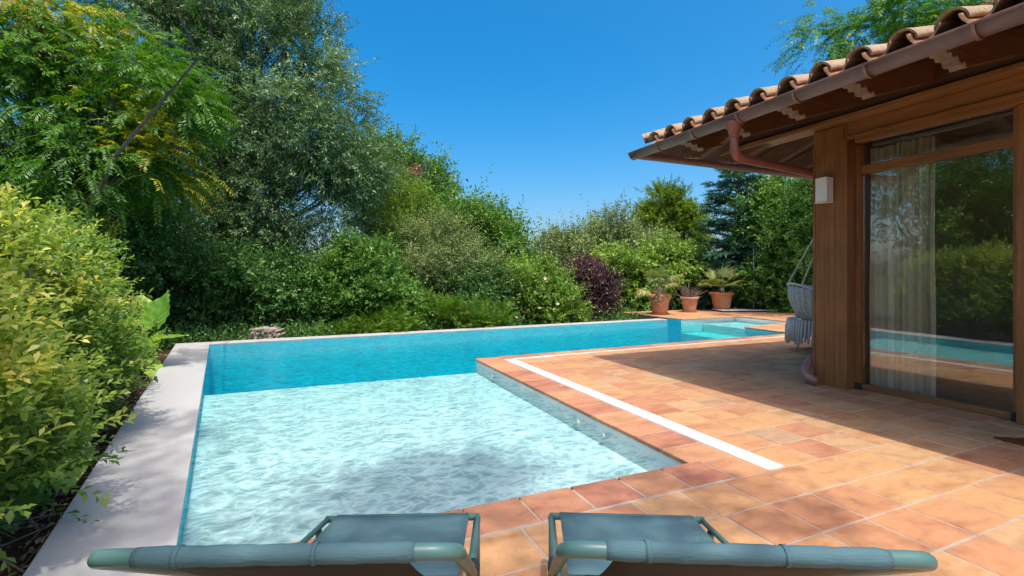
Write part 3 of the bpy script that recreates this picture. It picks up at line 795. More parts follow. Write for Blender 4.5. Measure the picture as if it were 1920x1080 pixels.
def lobes_world(lob, d, flat=1.0, bumps=3):
    out = []
    for l in lob:
        x, y, rx, ry = l[:4]; dd = l[4] if len(l) > 4 else 0.0; ti = l[5] if len(l) > 5 else 0.0
        q = d + dd; c = np.array(px(x, y, q)); s = q / F
        out.append((c, rx * s, 0.5 * (rx + ry) * s * flat, ry * s, ti))
    if bumps:
        rb = np.random.default_rng(int(abs(lob[0][0]) * 7 + len(lob)))
        for c, a, b_, h_, ti in list(out):
            for q in range(bumps):
                u = rdir(rb, 1)[0]; k = rb.uniform(0.22, 0.46); u[2] = u[2] * 0.7 + 0.25
                out.append((c + EL * u[0] * a + EF * u[1] * b_ + EZ * u[2] * h_, a * k, b_ * k, h_ * k * 1.15, ti + rb.normal(0, 0.06)))
    return out
def crown_pts(rng, LW, nc, surf=0.5):
    w = np.array([l[1] * l[3] for l in LW]); w = w / w.sum(); idx = rng.choice(len(LW), nc, p=w)
    u = rdir(rng, nc); r = 1 - surf * rng.random(nc) ** 1.6
    C = np.array([LW[i][0] for i in idx]); A = np.array([[LW[i][1], LW[i][2], LW[i][3]] for i in idx]); ti = np.array([LW[i][4] for i in idx])
    off = (u[:, :1] * A[:, :1] * EL + u[:, 1:2] * A[:, 1:2] * EF + u[:, 2:3] * A[:, 2:3] * EZ) * r[:, None]
    return C + off, unit(off), ti
def tree(name, label, cat, lob, d, base, mat, n, leaf, nc=160, cr=0.45, tl=0.5, m=10, r0=0.15, seed=0, group=None, outw=0.8, upw=0.2, ground=GZ, surf=0.5, nl=26, flat=1.0, bark='bark', tvar=0.10, floor=None, tipt=0.0, bumps=3, **kw):
    rng = np.random.default_rng(seed); LW = lobes_world(lob, d, flat, bumps)
    C, O, ti = crown_pts(rng, LW, nc, surf)
    nt_ = int(n / m); k = rng.integers(0, nc, nt_)
    ctint = rng.normal(0.35, tvar, nc) + ti
    org = C[k] + rng.normal(0, cr * 0.5, (nt_, 3)) * np.array([1, 1, 0.8])
    dr_ = unit(O[k] * outw + (org - C[k]) / cr * 0.6 + rdir(rng, nt_) * 0.7 + EZ * upw)
    fl = (ground + 0.02) if floor is None else floor
    keep = org[:, 2] > fl; org, dr_, k = org[keep], dr_[keep], k[keep]
    V, tt = twigs(rng, org, dr_, tl * rng.uniform(0.6, 1.3, len(org)) * np.where(rng.random(len(org)) < 0.05, 1.9, 1.0), m, leaf[0], leaf[1], tint=ctint[k], tipt=tipt, **kw)
    zmin = V.reshape(-1, 4, 3)[:, :, 2].min(1); ok = zmin > ground + 0.005
    V = V.reshape(-1, 4, 3)[ok].reshape(-1, 3); tt = tt[ok]
    bp = Vector((base[0], base[1], ground)) if base is not None else Vector((LW[0][0][0], LW[0][0][1], ground))
    root = empty(name, bp); tag(root, label, cat, group)
    me = np_mesh('crown', V - np.array(bp), np.arange(len(V)).reshape(-1, 4), tt); link('crown', me, mat, root)
    if nl:
        mb = MB(); sel = rng.choice(nc, min(nl, nc), replace=False)
        limbs(mb, rng, (0, 0, 0), [C[i] - np.array(bp) for i in sel if C[i][2] > ground + .2], r0); mb.build('trunk', M[bark], root)
    return root

G = lambda *s: list(s)
M['l_feather'] = mat_leaf('feathery leaf', G((0.0, (0.035, 0.122, 0.014)), (0.4, (0.075, 0.214, 0.021)), (0.62, (0.150, 0.314, 0.026)), (0.78, (0.358, 0.383, 0.023)), (1.0, (0.497, 0.383, 0.035))), 0.38)
M['l_grey'] = mat_leaf('grey green leaf', G((0.0, (0.075, 0.142, 0.057)), (0.4, (0.149, 0.258, 0.112)), (0.75, (0.277, 0.410, 0.198)), (1.0, (0.403, 0.553, 0.281))), 0.22)
M['l_dark'] = mat_leaf('dark leaf', G((0.0, (0.038, 0.101, 0.027)), (0.5, (0.087, 0.212, 0.050)), (1.0, (0.261, 0.389, 0.084))), 0.25)
M['l_mid'] = mat_leaf('mid green leaf', G((0.0, (0.060, 0.146, 0.027)), (0.5, (0.129, 0.269, 0.046)), (1.0, (0.333, 0.431, 0.083))), 0.3)
M['l_light'] = mat_leaf('light green leaf', G((0.0, (0.101, 0.192, 0.029)), (0.5, (0.202, 0.335, 0.047)), (1.0, (0.430, 0.492, 0.094))), 0.32)
M['l_olive'] = mat_leaf('olive leaf', G((0.0, (0.124, 0.181, 0.063)), (0.5, (0.228, 0.303, 0.106)), (1.0, (0.382, 0.466, 0.177))), 0.2)
M['l_purple'] = mat_leaf('purple leaf', G((0.0, (0.053, 0.029, 0.032)), (0.5, (0.119, 0.061, 0.064)), (1.0, (0.245, 0.152, 0.113))), 0.2, tcol=(1.3, 0.8, 0.8))
M['l_blue'] = mat_leaf('blue green needle', G((0.0, (0.024, 0.076, 0.042)), (0.5, (0.054, 0.144, 0.080)), (1.0, (0.109, 0.250, 0.132))), 0.15)
M['l_pine'] = mat_leaf('pine needle', G((0.0, (0.090, 0.165, 0.017)), (0.5, (0.193, 0.296, 0.028)), (1.0, (0.357, 0.426, 0.044))), 0.25)
M['l_juniper'] = mat_leaf('juniper spray', G((0.0, (0.060, 0.138, 0.017)), (0.5, (0.144, 0.270, 0.026)), (1.0, (0.276, 0.384, 0.048))), 0.25)
M['l_hedge'] = mat_leaf('hedge leaf', G((0.0, (0.054, 0.121, 0.027)), (0.35, (0.142, 0.257, 0.051)), (0.62, (0.324, 0.432, 0.088)), (0.82, (0.621, 0.608, 0.149)), (1.0, (0.891, 0.716, 0.243))), 0.42, 0.40, 0.35)
M['l_big'] = mat_leaf('elephant ear leaf', G((0.0, (0.06, 0.19, 0.025)), (0.5, (0.15, 0.36, 0.04)), (1.0, (0.36, 0.52, 0.08))), 0.42, 0.38, 0.4)
M['l_palm'] = mat_leaf('palm leaf', G((0.0, (0.08, 0.13, 0.035)), (0.5, (0.19, 0.25, 0.07)), (1.0, (0.42, 0.38, 0.14))), 0.25)
M['l_dry'] = mat_leaf('dry twig leaf', G((0.0, (0.20, 0.14, 0.09)), (1.0, (0.38, 0.28, 0.19))), 0.2, tcol=(1, 1, 1))
M['l_pink'] = mat_leaf('withered pink leaf', G((0.0, (0.22, 0.10, 0.085)), (1.0, (0.40, 0.22, 0.20))), 0.25, tcol=(1, 1, 1))

# ------------------------------------------------------------------ hedge on the left
rng = np.random.default_rng(5)
def hedge():
    root = empty('hedge', (xout(3) - 0.9, 3.0, -0.2)); tag(root, 'tall yellow tipped leafy hedge growing beside the pale left coping', 'hedge')
    n = 13200
    Y = rng.uniform(-0.5, 6.95, n) ; s = rng.random(n)
    # face of the hedge (bulging) and its top
    topz = 1.60 - 0.03 * (Y - 2.5) + 0.13 * np.sin(Y * 2.3 + 1) + 0.10 * np.sin(Y * 5.1) + rng.normal(0, 0.07, n)
    face = s < 0.62
    z = np.where(face, rng.uniform(0.0, 1.0, n) ** 0.8 * topz, topz - rng.random(n) * 0.25)
    bulge = 0.30 - 0.30 * np.clip(z / 0.5, 0, 1) + 0.42 * np.clip(z - 0.45, 0, 2) + 0.12 * np.sin(Y * 3.3 + z * 2.0) + 0.08 * np.sin(Y * 7.9 - z * 5)
    endr = np.clip((Y - 6.0) / 1.0, 0, 1) ** 2 * 0.7
    depth = np.where(face, np.abs(rng.normal(0, 0.16, n)), rng.uniform(0, 1.9, n))
    xo = -0.55 - 0.1397 * (Y - 2.66) - 0.54
    X = xo - 0.10 - bulge - endr - depth
    O = np.stack([X, Y, z - 0.1], 1)
    out = np.where(face[:, None], np.array([0.50, -0.22, 0.75]), np.array([0.12, -0.05, 1.0]))
    D = unit(out + rng.normal(0, 0.46, (n, 3)))
    # lighter, yellower shoots toward the near top, greener below and at the far end
    ti = 0.28 + 0.17 * np.clip(z - 0.55, -0.6, 1.1) - 0.04 * np.clip(Y - 3, -1, 5) + 0.20 * np.sin(Y * 2.1 + z * 3.1) * np.sin(z * 4 + Y * 1.3) + np.where(rng.random(n) < 0.12, 0.28, 0.0) + rng.normal(0, 0.07, n)
    V, t_ = twigs(rng, O, D, rng.uniform(0.14, 0.42, n), 13, 0.052, 0.023, ang=0.72, up=1.0, tint=ti, tipt=0.26, wide=0.6, gather=1.5, tj=0.06)
    me = np_mesh('foliage', V - np.array(root.location), np.arange(len(V)).reshape(-1, 4), t_); link('foliage', me, M['l_hedge'], root)
    mb = MB()
    for i in range(70):
        y = rng.uniform(0.5, 7.0); x = xout(y) - rng.uniform(0.3, 0.6); zt = rng.uniform(.5, 1.3)
        mb.tube([(x, y, -0.22), (x + rng.normal() * .1, y + rng.normal() * .1, zt * .5), (x + rng.normal() * .2 + .1, y + rng.normal() * .2, zt)], [0.014, 0.010, 0.005], 5, False)
    for i in range(60):
        y = rng.uniform(1.6, 6.5); x = xout(y) - rng.uniform(0.04, 0.28)
        mb.tube([(x, y, -0.17), (x - .1 + rng.normal() * .1, y + rng.normal() * .2, -.13 + rng.random() * .05), (x - .25 + rng.normal() * .1, y + rng.normal() * .3, -0.02 + rng.random() * .12)], [0.004, 0.006, 0.008], 4, False)
    o = mb.build('stem', M['bark'], root); o.matrix_parent_inverse = Matrix.Translation(-root.location)
hedge()
# fallen leaves on the bed
n = 2600; Y = rng.uniform(0, 9.5, n); X = -0.55 - 0.1397 * (Y - 2.66) - 0.56 - rng.random(n) ** 1.4 * 0.8
V = quads(np.stack([X, Y, np.full(n, -0.145) + rng.uniform(-.02, .02, n)], 1), unit(rng.normal(size=(n, 3)) * [1, 1, .3]), unit(rng.normal(size=(n, 3)) * .4 + EZ), rng.uniform(.02, .05, n), rng.uniform(.012, .025, n))
o = link('leaf_litter', np_mesh('leaf_litter', V, np.arange(len(V)).reshape(-1, 4), rng.random(n)), M['l_dry']); tag(o, 'dry fallen leaves scattered over the dark soil bed', 'leaf litter', kind='stuff')

# ------------------------------------------------------------------ elephant ear plants
def big_leaf(L):
    """heart shaped blade along +y from the notch, normal +z; ruffled, with pleats along the veins"""
    P = []; ns, nr = 31, 15
    for i in range(ns):
        t = i / (ns - 1); y = -0.22 + 1.22 * t
        w = 0.46 * (math.sin(math.pi * min(1, (t + 0.06)) ** 0.75) ** 0.75 if t < .94 else max(0.02, (1 - t) * 1.2))
        if t == 0: w = 0.20
        row = []
        for j in range(nr):
            u = -1 + 2 * j / (nr - 1); x = u * w; yy = y
            if t < 0.2: yy += (0.22 - t) * 0.95 * (1 - abs(u)) ** 1.5
            z = 0.10 * abs(u) * w / .46 - 0.16 * t * t + 0.020 * math.sin((y * 30) - abs(u) * 7) * (abs(u) ** .6) + 0.02 * math.sin(9 * y + 3 * u)
            row.append((x * L, yy * L, z * L))
        P.append(row)
    mb = MB(); mb.grid(P); return mb
def ear_plant(loc, label, leaves, group='elephant ear plants in the bed'):
    root = empty('elephant_ear_plant', loc); tag(root, label, 'plant', group)
    for (dx, dy, dz), L, rz, tilt, tv in leaves:
        me = big_leaf(L).mesh('leaf'); a = me.attributes.new('tint', 'FLOAT', 'FACE'); a.data.foreach_set('value', [tv] * len(me.polygons))
        o = link('leaf', me, M['l_big'], root); o.location = (dx, dy, dz); o.rotation_euler = (tilt, random.uniform(-.25, .25), rz)
        mb = MB(); mb.tube([(random.uniform(-.05, .05), random.uniform(-.05, .05), 0), (dx * .45, dy * .45, dz * .62), (dx, dy, dz - 0.004)], [0.022, 0.016, 0.010], 6)
        s = mb.build('stalk', M['l_big'], root)
        a = s.data.attributes.new('tint', 'FLOAT', 'FACE'); a.data.foreach_set('value', [0.6] * len(s.data.polygons))
b = gpx(282, 690, -0.18); b.z = -0.2
def rel(x, y, d): q = px(x, y, d) - b; return (q.x, q.y, q.z)
ear_plant(b, 'elephant ear plant with big ribbed leaves at far end of hedge',
          [(rel(292, 606, 6.7), 0.52, -0.62, 1.22, 0.62), (rel(296, 638, 6.6), 0.36, -1.55, 0.30, 0.8), (rel(268, 600, 6.8), 0.42, 0.5, 1.3, 0.9), (rel(285, 655, 6.6), 0.34, -0.9, 1.2, 0.9), (rel(262, 640, 6.7), 0.42, 2.6, -1.0, 0.4), (rel(275, 680, 6.5), 0.34, -2.4, -0.6, 0.95)])
b = gpx(30, 985, -0.18); b.z = -0.2
ear_plant(b, 'elephant ear plant with drooping torn leaves at near bottom left',
          [((0.02, 0.05, 0.22), 0.40, 2.6, -0.9, 0.12), ((0.06, 0.32, 0.34), 0.34, -2.5, -0.55, 0.75), ((-0.18, 0.3, 0.5), 0.4, 1.2, 0.3, 0.5)])

# ------------------------------------------------------------------ trees and shrubs
def gp(x, d): p = px(x, HY, d); return (p.x, p.y)
# 1 feathery tree, left
tree('feathery_tree', 'feathery bright green tree with yellowing sprays at upper left', 'tree',
     [(60, 190, 150, 110, 0), (250, 170, 110, 90, 0.3), (150, 300, 130, 80, -.3), (300, 240, 75, 90, 0.2), (60, 330, 110, 70, 0), (-120, 200, 160, 200, 0), (40, 60, 110, 70, 0.3),
      (130, 45, 70, 40, 0.2, .5), (60, 25, 55, 45, -.2, .46), (270, 330, 55, 60, -.2, .46), (225, 235, 40, 50, -.3, .42), (240, 395, 40, 25, -.3, .5), (225, -150, 62, 40, -3.3), (330, 200, 50, 40, 0), (200, 120, 90, 60, 0.2)], 9.0, gp(90, 9.4), M['l_feather'],
     160000, (0.086, 0.024), nc=300, cr=0.40, tl=0.42, m=22, r0=0.14, seed=21, planar=True, ang=1.0, droop=0.55, upw=0.05, outw=1.0, surf=0.42, nl=40, tvar=0.07, fold=0.1)
# 2 big grey green tree
tree('grey_green_tree', 'huge grey green tree with small pale leaves towering over the pool', 'tree',
     [(430, 20, 150, 130), (300, 90, 120, 120), (545, 130, 100, 120), (480, 220, 150, 130), (610, 260, 85, 110), (370, 300, 130, 130), (560, 370, 130, 120), (440, 430, 130, 110), (650, 400, 60, 110), (300, 420, 90, 110), (330, -40, 150, 90), (480, 20, 90, 70), (610, 165, 55, 55), (660, 300, 50, 55)], 13.2, gp(440, 13.6), M['l_grey'],
     212000, (0.106, 0.032), nc=470, cr=0.42, tl=0.50, m=12, r0=0.26, seed=22, droop=0.2, ang=0.75, upw=0.15, outw=0.9, surf=0.5, nl=60, tvar=0.13, flat=0.8)
# 3 dark tree with a withered branch behind it
tree('dark_round_tree', 'dense dark green tree behind, its round top beside a withered pink branch', 'tree',
     [(795, 365, 42, 62), (735, 320, 45, 55), (770, 430, 70, 70), (700, 330, 40, 70)], 18.0, gp(760, 18.4), M['l_mid'], 42000, (0.13, 0.06), nc=130, cr=0.42, tl=0.45, seed=23, tvar=0.10, r0=0.2)
tree('withered_branch', 'withered pinkish branch poking out between two dark tree tops', 'branch', [(772, 345, 14, 24)], 17.2, gp(768, 17.6), M['l_pink'], 1500, (0.11, 0.035), nc=14, cr=0.22, tl=0.4, m=7, r0=0.04, nl=10, seed=24)
tree('bright_shrub_tree', 'bright yellow green slender tree right of the big grey tree', 'tree',
     [(745, 420, 50, 75), (775, 480, 60, 70), (725, 360, 30, 50)], 15.5, gp(750, 15.8), M['l_light'], 36000, (0.10, 0.026), nc=110, cr=0.35, tl=0.5, seed=25, upw=0.5, r0=0.12, tvar=0.08)
tree('olive_shrub', 'soft olive green rounded bush behind the middle of the far coping', 'bush',
     [(815, 490, 75, 70), (880, 520, 60, 50), (800, 540, 80, 40)], 14.2, gp(830, 14.5), M['l_olive'], 52000, (0.085, 0.022), nc=150, cr=0.32, tl=0.42, seed=26, upw=0.4, r0=0.08)
tree('spiky_tree', 'green tree with long leafy shoots reaching up into the sky gap', 'tree',
     [(900, 440, 52, 45), (875, 465, 50, 45), (935, 470, 40, 45), (900, 500, 60, 40)], 16.0, gp(905, 16.2), M['l_mid'], 22000, (0.14, 0.058), nc=70, cr=0.35, tl=0.8, m=12, seed=27, upw=0.9, outw=0.6, r0=0.12, tvar=0.12)
def shoots():
    rr = np.random.default_rng(3); root = bpy.data.objects['spiky_tree']
    O, D, Lt = [], [], []
    for (x0, y0, x1, y1) in ((900, 430, 880, 386), (905, 430, 912, 388), (920, 435, 942, 396), (930, 450, 982, 416), (940, 470, 1010, 452), (940, 480, 1000, 475), (870, 440, 848, 392), (890, 430, 866, 384), (945, 490, 985, 486)):
        a, b = np.array(px(x0, y0, 16)), np.array(px(x1, y1, 16 + rr.normal() * .3)); dv = b - a
        for q in range(3): O.append(a + rr.normal(0, .06, 3)); D.append(unit(dv + rr.normal(0, .06, 3))); Lt.append(np.linalg.norm(dv) * rr.uniform(.8, 1.05))
    V, t_ = twigs(rr, np.array(O), np.array(D), np.array(Lt), 26, 0.14, 0.06, ang=0.9, up=0.6, tint=np.full(len(O), .5))
    link('shoot_leaves', np_mesh('shoot_leaves', V - np.array(root.location), np.arange(len(V)).reshape(-1, 4), t_), M['l_mid'], root)
shoots()
tree('olive_thicket', 'large grey green olive tree standing under the open sky', 'tree',
     [(1110, 466, 75, 46), (1045, 488, 45, 40), (1175, 470, 50, 44), (1140, 490, 90, 50), (1050, 515, 60, 40), (1210, 480, 40, 40)], 27.0, gp(1120, 27.5), M['l_olive'], 70000, (0.18, 0.055), nc=200, cr=0.55, tl=0.75, seed=28, upw=0.5, r0=0.3)
tree('yellow_green_pine', 'yellow green pointed pine rising behind the olive tree', 'tree',
     [(1246, 380, 20, 30), (1248, 405, 34, 34), (1230, 425, 38, 34), (1275, 430, 42, 36), (1250, 465, 70, 40), (1215, 450, 30, 30)], 34.0, gp(1250, 34.5), M['l_pine'], 50000, (0.25, 0.055), nc=150, cr=0.55, tl=0.6, m=14, seed=29, upw=0.5, ang=0.6, r0=0.3)
tree('lime_leaved_tree', 'leafy lime green tree behind the potted palms', 'tree',
     [(1185, 500, 62, 46), (1150, 525, 50, 42), (1250, 505, 58, 44), (1215, 540, 85, 45), (1170, 570, 50, 30)], 18.5, gp(1200, 18.8), M['l_light'], 36000, (0.15, 0.075), nc=130, cr=0.36, tl=0.5, m=9, seed=30, upw=0.2, r0=0.13, tvar=0.13)
tree('purple_shrub', 'dark purple leaved bush behind the far coping', 'bush',
     [(1100, 535, 36, 36), (1092, 562, 38, 34), (1126, 560, 22, 28), (1080, 518, 18, 22)], 15.2, gp(1105, 15.4), M['l_purple'], 26000, (0.085, 0.034), nc=110, cr=0.24, tl=0.38, seed=31, upw=0.3, r0=0.05)
tree('rose_bush', 'light green rose bush with pale flowers beside the purple bush', 'bush',
     [(1005, 555, 48, 42), (965, 575, 40, 30), (1045, 575, 35, 30), (1000, 520, 35, 30)], 13.9, gp(1000, 14.1), M['l_light'], 21000, (0.085, 0.045), nc=90, cr=0.25, tl=0.4, seed=32, upw=0.5, r0=0.04, tvar=0.16)
def flowers():
    root = bpy.data.objects['rose_bush']; rr = random.Random(15)
    me = MB()
    for k in range(7):
        a = k * 0.898; c, s_ = math.cos(a), math.sin(a)
        me.add([(0, 0, 0), (c * .035 - s_ * .02, s_ * .035 + c * .02, .012), (c * .06, s_ * .06, .02), (c * .035 + s_ * .02, s_ * .035 - c * .02, .012)], [(0, 3, 2, 1)], True)
    m = me.mesh('flower'); m.materials.append(mat_noise('pale petal', (0.62, 0.50, 0.40), (0.74, 0.64, 0.54), 8, 0.7, 0.2, 0.1, 30))
    for (x, y) in ((988, 535), (1002, 528), (1018, 540), (975, 552), (1030, 556), (995, 565), (1012, 578), (960, 570), (948, 586), (1045, 570), (1022, 522), (983, 585), (1004, 548), (968, 595)):
        o = link('flower', m, None, root); q = px(x, y, 13.22 + rr.uniform(-.12, .15)); o.location = q - root.location
        o.rotation_euler = (math.radians(55) + rr.uniform(-.5, .5), rr.uniform(-.4, .4), -TH + rr.uniform(-.6, .6))
flowers()
tree('leafy_shrub', 'glossy mid green bush in sun below the grey tree', 'bush',
     [(675, 535, 75, 50), (640, 560, 60, 50), (720, 565, 65, 42), (690, 500, 50, 35), (620, 590, 50, 25)], 12.2, gp(680, 12.5), M['l_mid'], 46000, (0.085, 0.046), nc=170, cr=0.27, tl=0.36, m=9, seed=33, upw=0.3, r0=0.06, tvar=0.1)
tree('shaded_shrub', 'dark shaded bush below the big grey tree beside the pool corner', 'bush',
     [(470, 540, 85, 70), (400, 560, 70, 60), (540, 560, 70, 60), (450, 600, 90, 30), (350, 590, 50, 45)], 12.0, gp(450, 12.3), M['l_dark'], 60000, (0.09, 0.045), nc=200, cr=0.33, tl=0.4, m=10, seed=34, upw=0.1, r0=0.08)
tree('shade_tree', 'dark leafy tree under the feathery tree behind the hedge', 'tree',
     [(180, 430, 120, 80), (300, 480, 90, 80), (60, 400, 120, 80), (240, 540, 90, 60), (-80, 420, 120, 100)], 10.6, gp(200, 10.9), M['l_dark'], 60000, (0.08, 0.042), nc=200, cr=0.38, tl=0.42, m=10, seed=35, upw=0.1, r0=0.1)
tree('low_juniper', 'low bright green feathery juniper spreading along the far coping', 'juniper',
     [(835, 597, 70, 25), (780, 590, 45, 28), (890, 598, 50, 22), (925, 597, 35, 18)], 12.3, gp(840, 12.5), M['l_juniper'], 44000, (0.065, 0.014), nc=170, cr=0.2, tl=0.22, m=16, seed=36, upw=0.45, outw=0.5, planar=True, ang=0.7, nl=10, r0=0.03, floor=-.2)
tree('ground_juniper', 'flat green juniper growing low in front of the shaded bush', 'juniper',
     [(690, 618, 60, 12), (630, 625, 45, 10), (740, 606, 40, 14)], 11.2, gp(690, 11.3), M['l_juniper'], 17000, (0.06, 0.014), nc=90, cr=0.16, tl=0.2, m=16, seed=37, upw=0.3, outw=0.5, planar=True, ang=0.7, nl=6, r0=0.02, floor=-.25)
tree('small_shrub', 'dark small leaved bush between the juniper and the rose bush', 'bush',
     [(900, 560, 45, 30), (930, 540, 40, 35), (860, 550, 40, 30)], 13.6, gp(900, 13.8), M['l_dark'], 22000, (0.075, 0.03), nc=90, cr=0.22, tl=0.32, seed=38, r0=0.04)
tree('laurel_tree', 'tall dense glossy laurel tree right behind the hanging chair', 'tree',
     [(1485, 400, 62, 75), (1450, 470, 50, 80), (1510, 500, 80, 90), (1445, 545, 50, 55), (1550, 420, 70, 90), (1425, 400, 30, 40)], 16.6, gp(1475, 16.9), M['l_mid'], 70000, (0.12, 0.062), nc=240, cr=0.36, tl=0.45, m=9, seed=39, upw=0.25, r0=0.2, tvar=0.12)
tree('background_tree', 'dull green far tree low on the horizon between olive and spiky trees', 'tree',
     [(985, 505, 60, 25), (950, 515, 60, 22), (1020, 500, 40, 22)], 30.0, gp(985, 30.5), M['l_dark'], 14000, (0.2, 0.08), nc=60, cr=0.5, tl=0.6, seed=40)
tree('roadside_tree', 'feathery green tree rising behind the tiled roof', 'tree',
     [(1560, 80, 70, 32), (1660, 60, 90, 42), (1740, 30, 110, 55), (1500, 125, 45, 25), (1820, 20, 90, 60), (1640, 110, 90, 40), (1760, 90, 110, 60)], 12.5, gp(1780, 13.2), M['l_feather'],
     60000, (0.09, 0.024), nc=130, cr=0.38, tl=0.5, m=22, r0=0.14, seed=41, planar=True, ang=1.0, droop=0.55, upw=0.1, outw=1.0, surf=0.45, nl=24, tvar=0.06, fold=0.1, floor=3.0)
# trees outside the frame on the left that the window mirrors
for i, (x, y, hh) in enumerate(((-6.0, 6.2, 5.6), (-7.4, 8.8, 7.0), (-8.5, 6.8, 7.5))):
    p = Vector((x, y, 0)); d_ = x * ST + y * CT; xx = 960 + F * (x * CT - y * ST) / max(d_, .5)
    q = max(d_, .5); s = F / q
    tree('garden_tree', ('broad green garden tree beyond the hedge, mirrored in the window', 'tall green garden tree far beyond the hedge, mirrored in the window', 'third green garden tree beyond the hedge, mirrored in the window')[i], 'tree',
         [(xx, HY - (hh * .62 - H) * s, 1.7 * s, hh * .36 * s), (xx + .8 * s, HY - (hh * .4 - H) * s, 1.3 * s, hh * .25 * s), (xx - .9 * s, HY - (hh * .5 - H) * s, 1.2 * s, hh * .25 * s)], q, (x, y), M[('l_mid', 'l_dark', 'l_mid')[i]], 17000, (0.10, 0.05), nc=90, cr=0.4, tl=0.45, seed=50 + i)

# conifers: whorled branches carrying flat sprays
def conifer(name, label, cat, base, hgt, rad, mat, n_br, leaf, seed, zb=0.3, droop=0.1, group=None, tilt=0.1, power=0.8, m=12):
    rr = np.random.default_rng(seed); root = empty(name, (base[0], base[1], GZ)); tag(root, label, cat, group)
    O, D, Lt = [], [], []; mb = MB()
    mb.tube([(0, 0, -.2), (0, 0, hgt * .5), (0, 0, hgt * .97)], [0.035 * hgt * .5, 0.02 * hgt * .5, 0.01], 7)
    for i in range(n_br):
        u = (i + rr.random()) / n_br; z = zb + (hgt - zb) * u ** 1.05; L = rad * (1 - u) ** power * rr.uniform(0.72, 1.12) + 0.12; a = i * 2.4 + rr.normal() * .3
        dv = np.array([math.cos(a), math.sin(a), tilt + rr.normal() * .2 + 0.35 * u]); p0 = np.array([0, 0, z]); kk = max(3, int(L / 0.16))
        pts = [p0 + dv * L * q - EZ * droop * L * q * q for q in (0, .35, .7, 1)]
        mb.tube([tuple(p) for p in pts], [0.03 * L ** .5 + .006, 0.02 * L ** .5, .012, .004], 4, False)
        sd = np.cross(dv, EZ); sd = sd / np.linalg.norm(sd)
        for j in range(kk):
            q = (j + 0.6) / kk; p = p0 + dv * L * q - EZ * droop * L * q * q
            for sg in (-1, 1):
                O.append(p); D.append(unit(dv * .75 + sd * sg * rr.uniform(.6, 1.0) + EZ * (rr.normal() * .18 + .05))); Lt.append(L * .42 * (1 - .62 * q) + .14)
        O.append(pts[2]); D.append(unit(pts[3] - pts[2])); Lt.append(L * .34)
    O, D, Lt = np.array(O), np.array(D), np.array(Lt)
    V1, t1 = twigs(rr, O, D, Lt, m, leaf[0], leaf[1], ang=0.62, planar=True, tint=rr.normal(.42, .14, len(O)), tj=.08, droop=.12)
    V2, t2 = twigs(rr, O, D, Lt, m, leaf[0], leaf[1], ang=0.55, up=.4, tint=rr.normal(.48, .14, len(O)), tj=.08, droop=.12)
    V, Q, T2 = join([(V1, t1), (V2, t2)])
    link('crown', np_mesh('crown', V, Q, T2), mat, root); mb.build('trunk', M['bark'], root); return root
conifer('blue_spruce', 'tall dark blue green spruce left of the laurel tree', 'tree', gp(1385, 17.6), 5.9, 1.45, M['l_blue'], 130, (0.15, 0.03), 61, 0.3, 0.10, m=14, power=0.33)
conifer('blue_cedar', 'low spreading blue cedar behind the potted palms', 'tree', gp(1290, 18.0), 2.1, 1.15, M['l_blue'], 50, (0.13, 0.028), 62, 0.15, 0.12, power=0.6)
conifer('blue_juniper', 'small blue green conifer behind the right potted palm', 'tree', gp(1405, 18.2), 1.5, 1.1, M['l_blue'], 40, (0.12, 0.026), 63, 0.1, 0.12, power=0.6)
# tree behind the viewpoint: its thin crown dapples the near terrace and shallow end
def shade():
    root = empty('overhanging_tree', (-2.6, -4.0, 0)); tag(root, 'tree standing behind the viewpoint whose thin crown dapples the sun loungers', 'tree')
    rr = np.random.default_rng(9); C = []
    k = np.array([SUN.x, SUN.y]) / SUN.z
    for (gx, gy, rx, ry, z, cnt) in ((1.05, 3.15, 0.55, 0.28, 12.0, 16), (0.45, 3.2, 0.45, 0.2, 12.2, 8), (2.0, 2.0, 0.5, 0.4, 9.5, 7), (1.4, 1.6, 0.8, 0.4, 9.5, 9), (-1.0, 4.4, 0.35, 0.9, 12.4, 7), (-0.95, 2.7, 0.4, 0.7, 11.0, 10), (0.0, 1.4, 0.9, 0.5, 9.6, 9), (0.6, 2.5, .6, .2, 11, 8)):
        for i in range(cnt):
            g = np.array([gx + rr.normal() * rx * .55, gy + rr.normal() * ry * .55]); zz = z + rr.normal() * .35
            C.append([*(g + k * zz), zz])
    C = np.array(C); nt_ = 1700; i = rr.integers(0, len(C), nt_)
    O = C[i] + rr.normal(0, .2, (nt_, 3)); D = rdir(rr, nt_)
    V, t_ = twigs(rr, O, D, 0.32, 8, 0.075, 0.032, tint=rr.normal(.4, .1, nt_))
    link('crown', np_mesh('crown', V - np.array(root.location), np.arange(len(V)).reshape(-1, 4), t_), M['l_mid'], root)
    mb = MB(); limbs(mb, rr, (0, 0, 0), [c - np.array(root.location) for c in C[::6]], 0.12); mb.build('trunk', M['bark'], root)
shade()

# woodpile-like heap of pale round stones behind the far coping at left
def heap():
    root = empty('log_heap', px(497, 626, 10.05)); root.location.z = GZ; tag(root, 'small heap of pale cut logs behind the left far coping', 'log heap')
    rr = random.Random(4); i = 0
    mbs = []
    for row in range(9):
        for k in range(13 - row // 2):
            r = rr.uniform(0.020, 0.040); x = -0.44 + k * 0.072 + rr.uniform(-.02, .02) + row * .018; z = 0.06 + row * 0.056 + rr.uniform(-.01, .01)
            mb = MB(); a = Vector((x, -0.15 + rr.uniform(-.05, .05), z)); b = Vector((x + rr.uniform(-.05, .05), 0.3, z + rr.uniform(-.03, .03)))
            mb.tube([tuple(a), tuple(b)], r, 9); o = mb.build('log', M['log'], root)
    root.rotation_euler = (0, 0, -TH); root.scale = (.78, .78, .78)
heap()

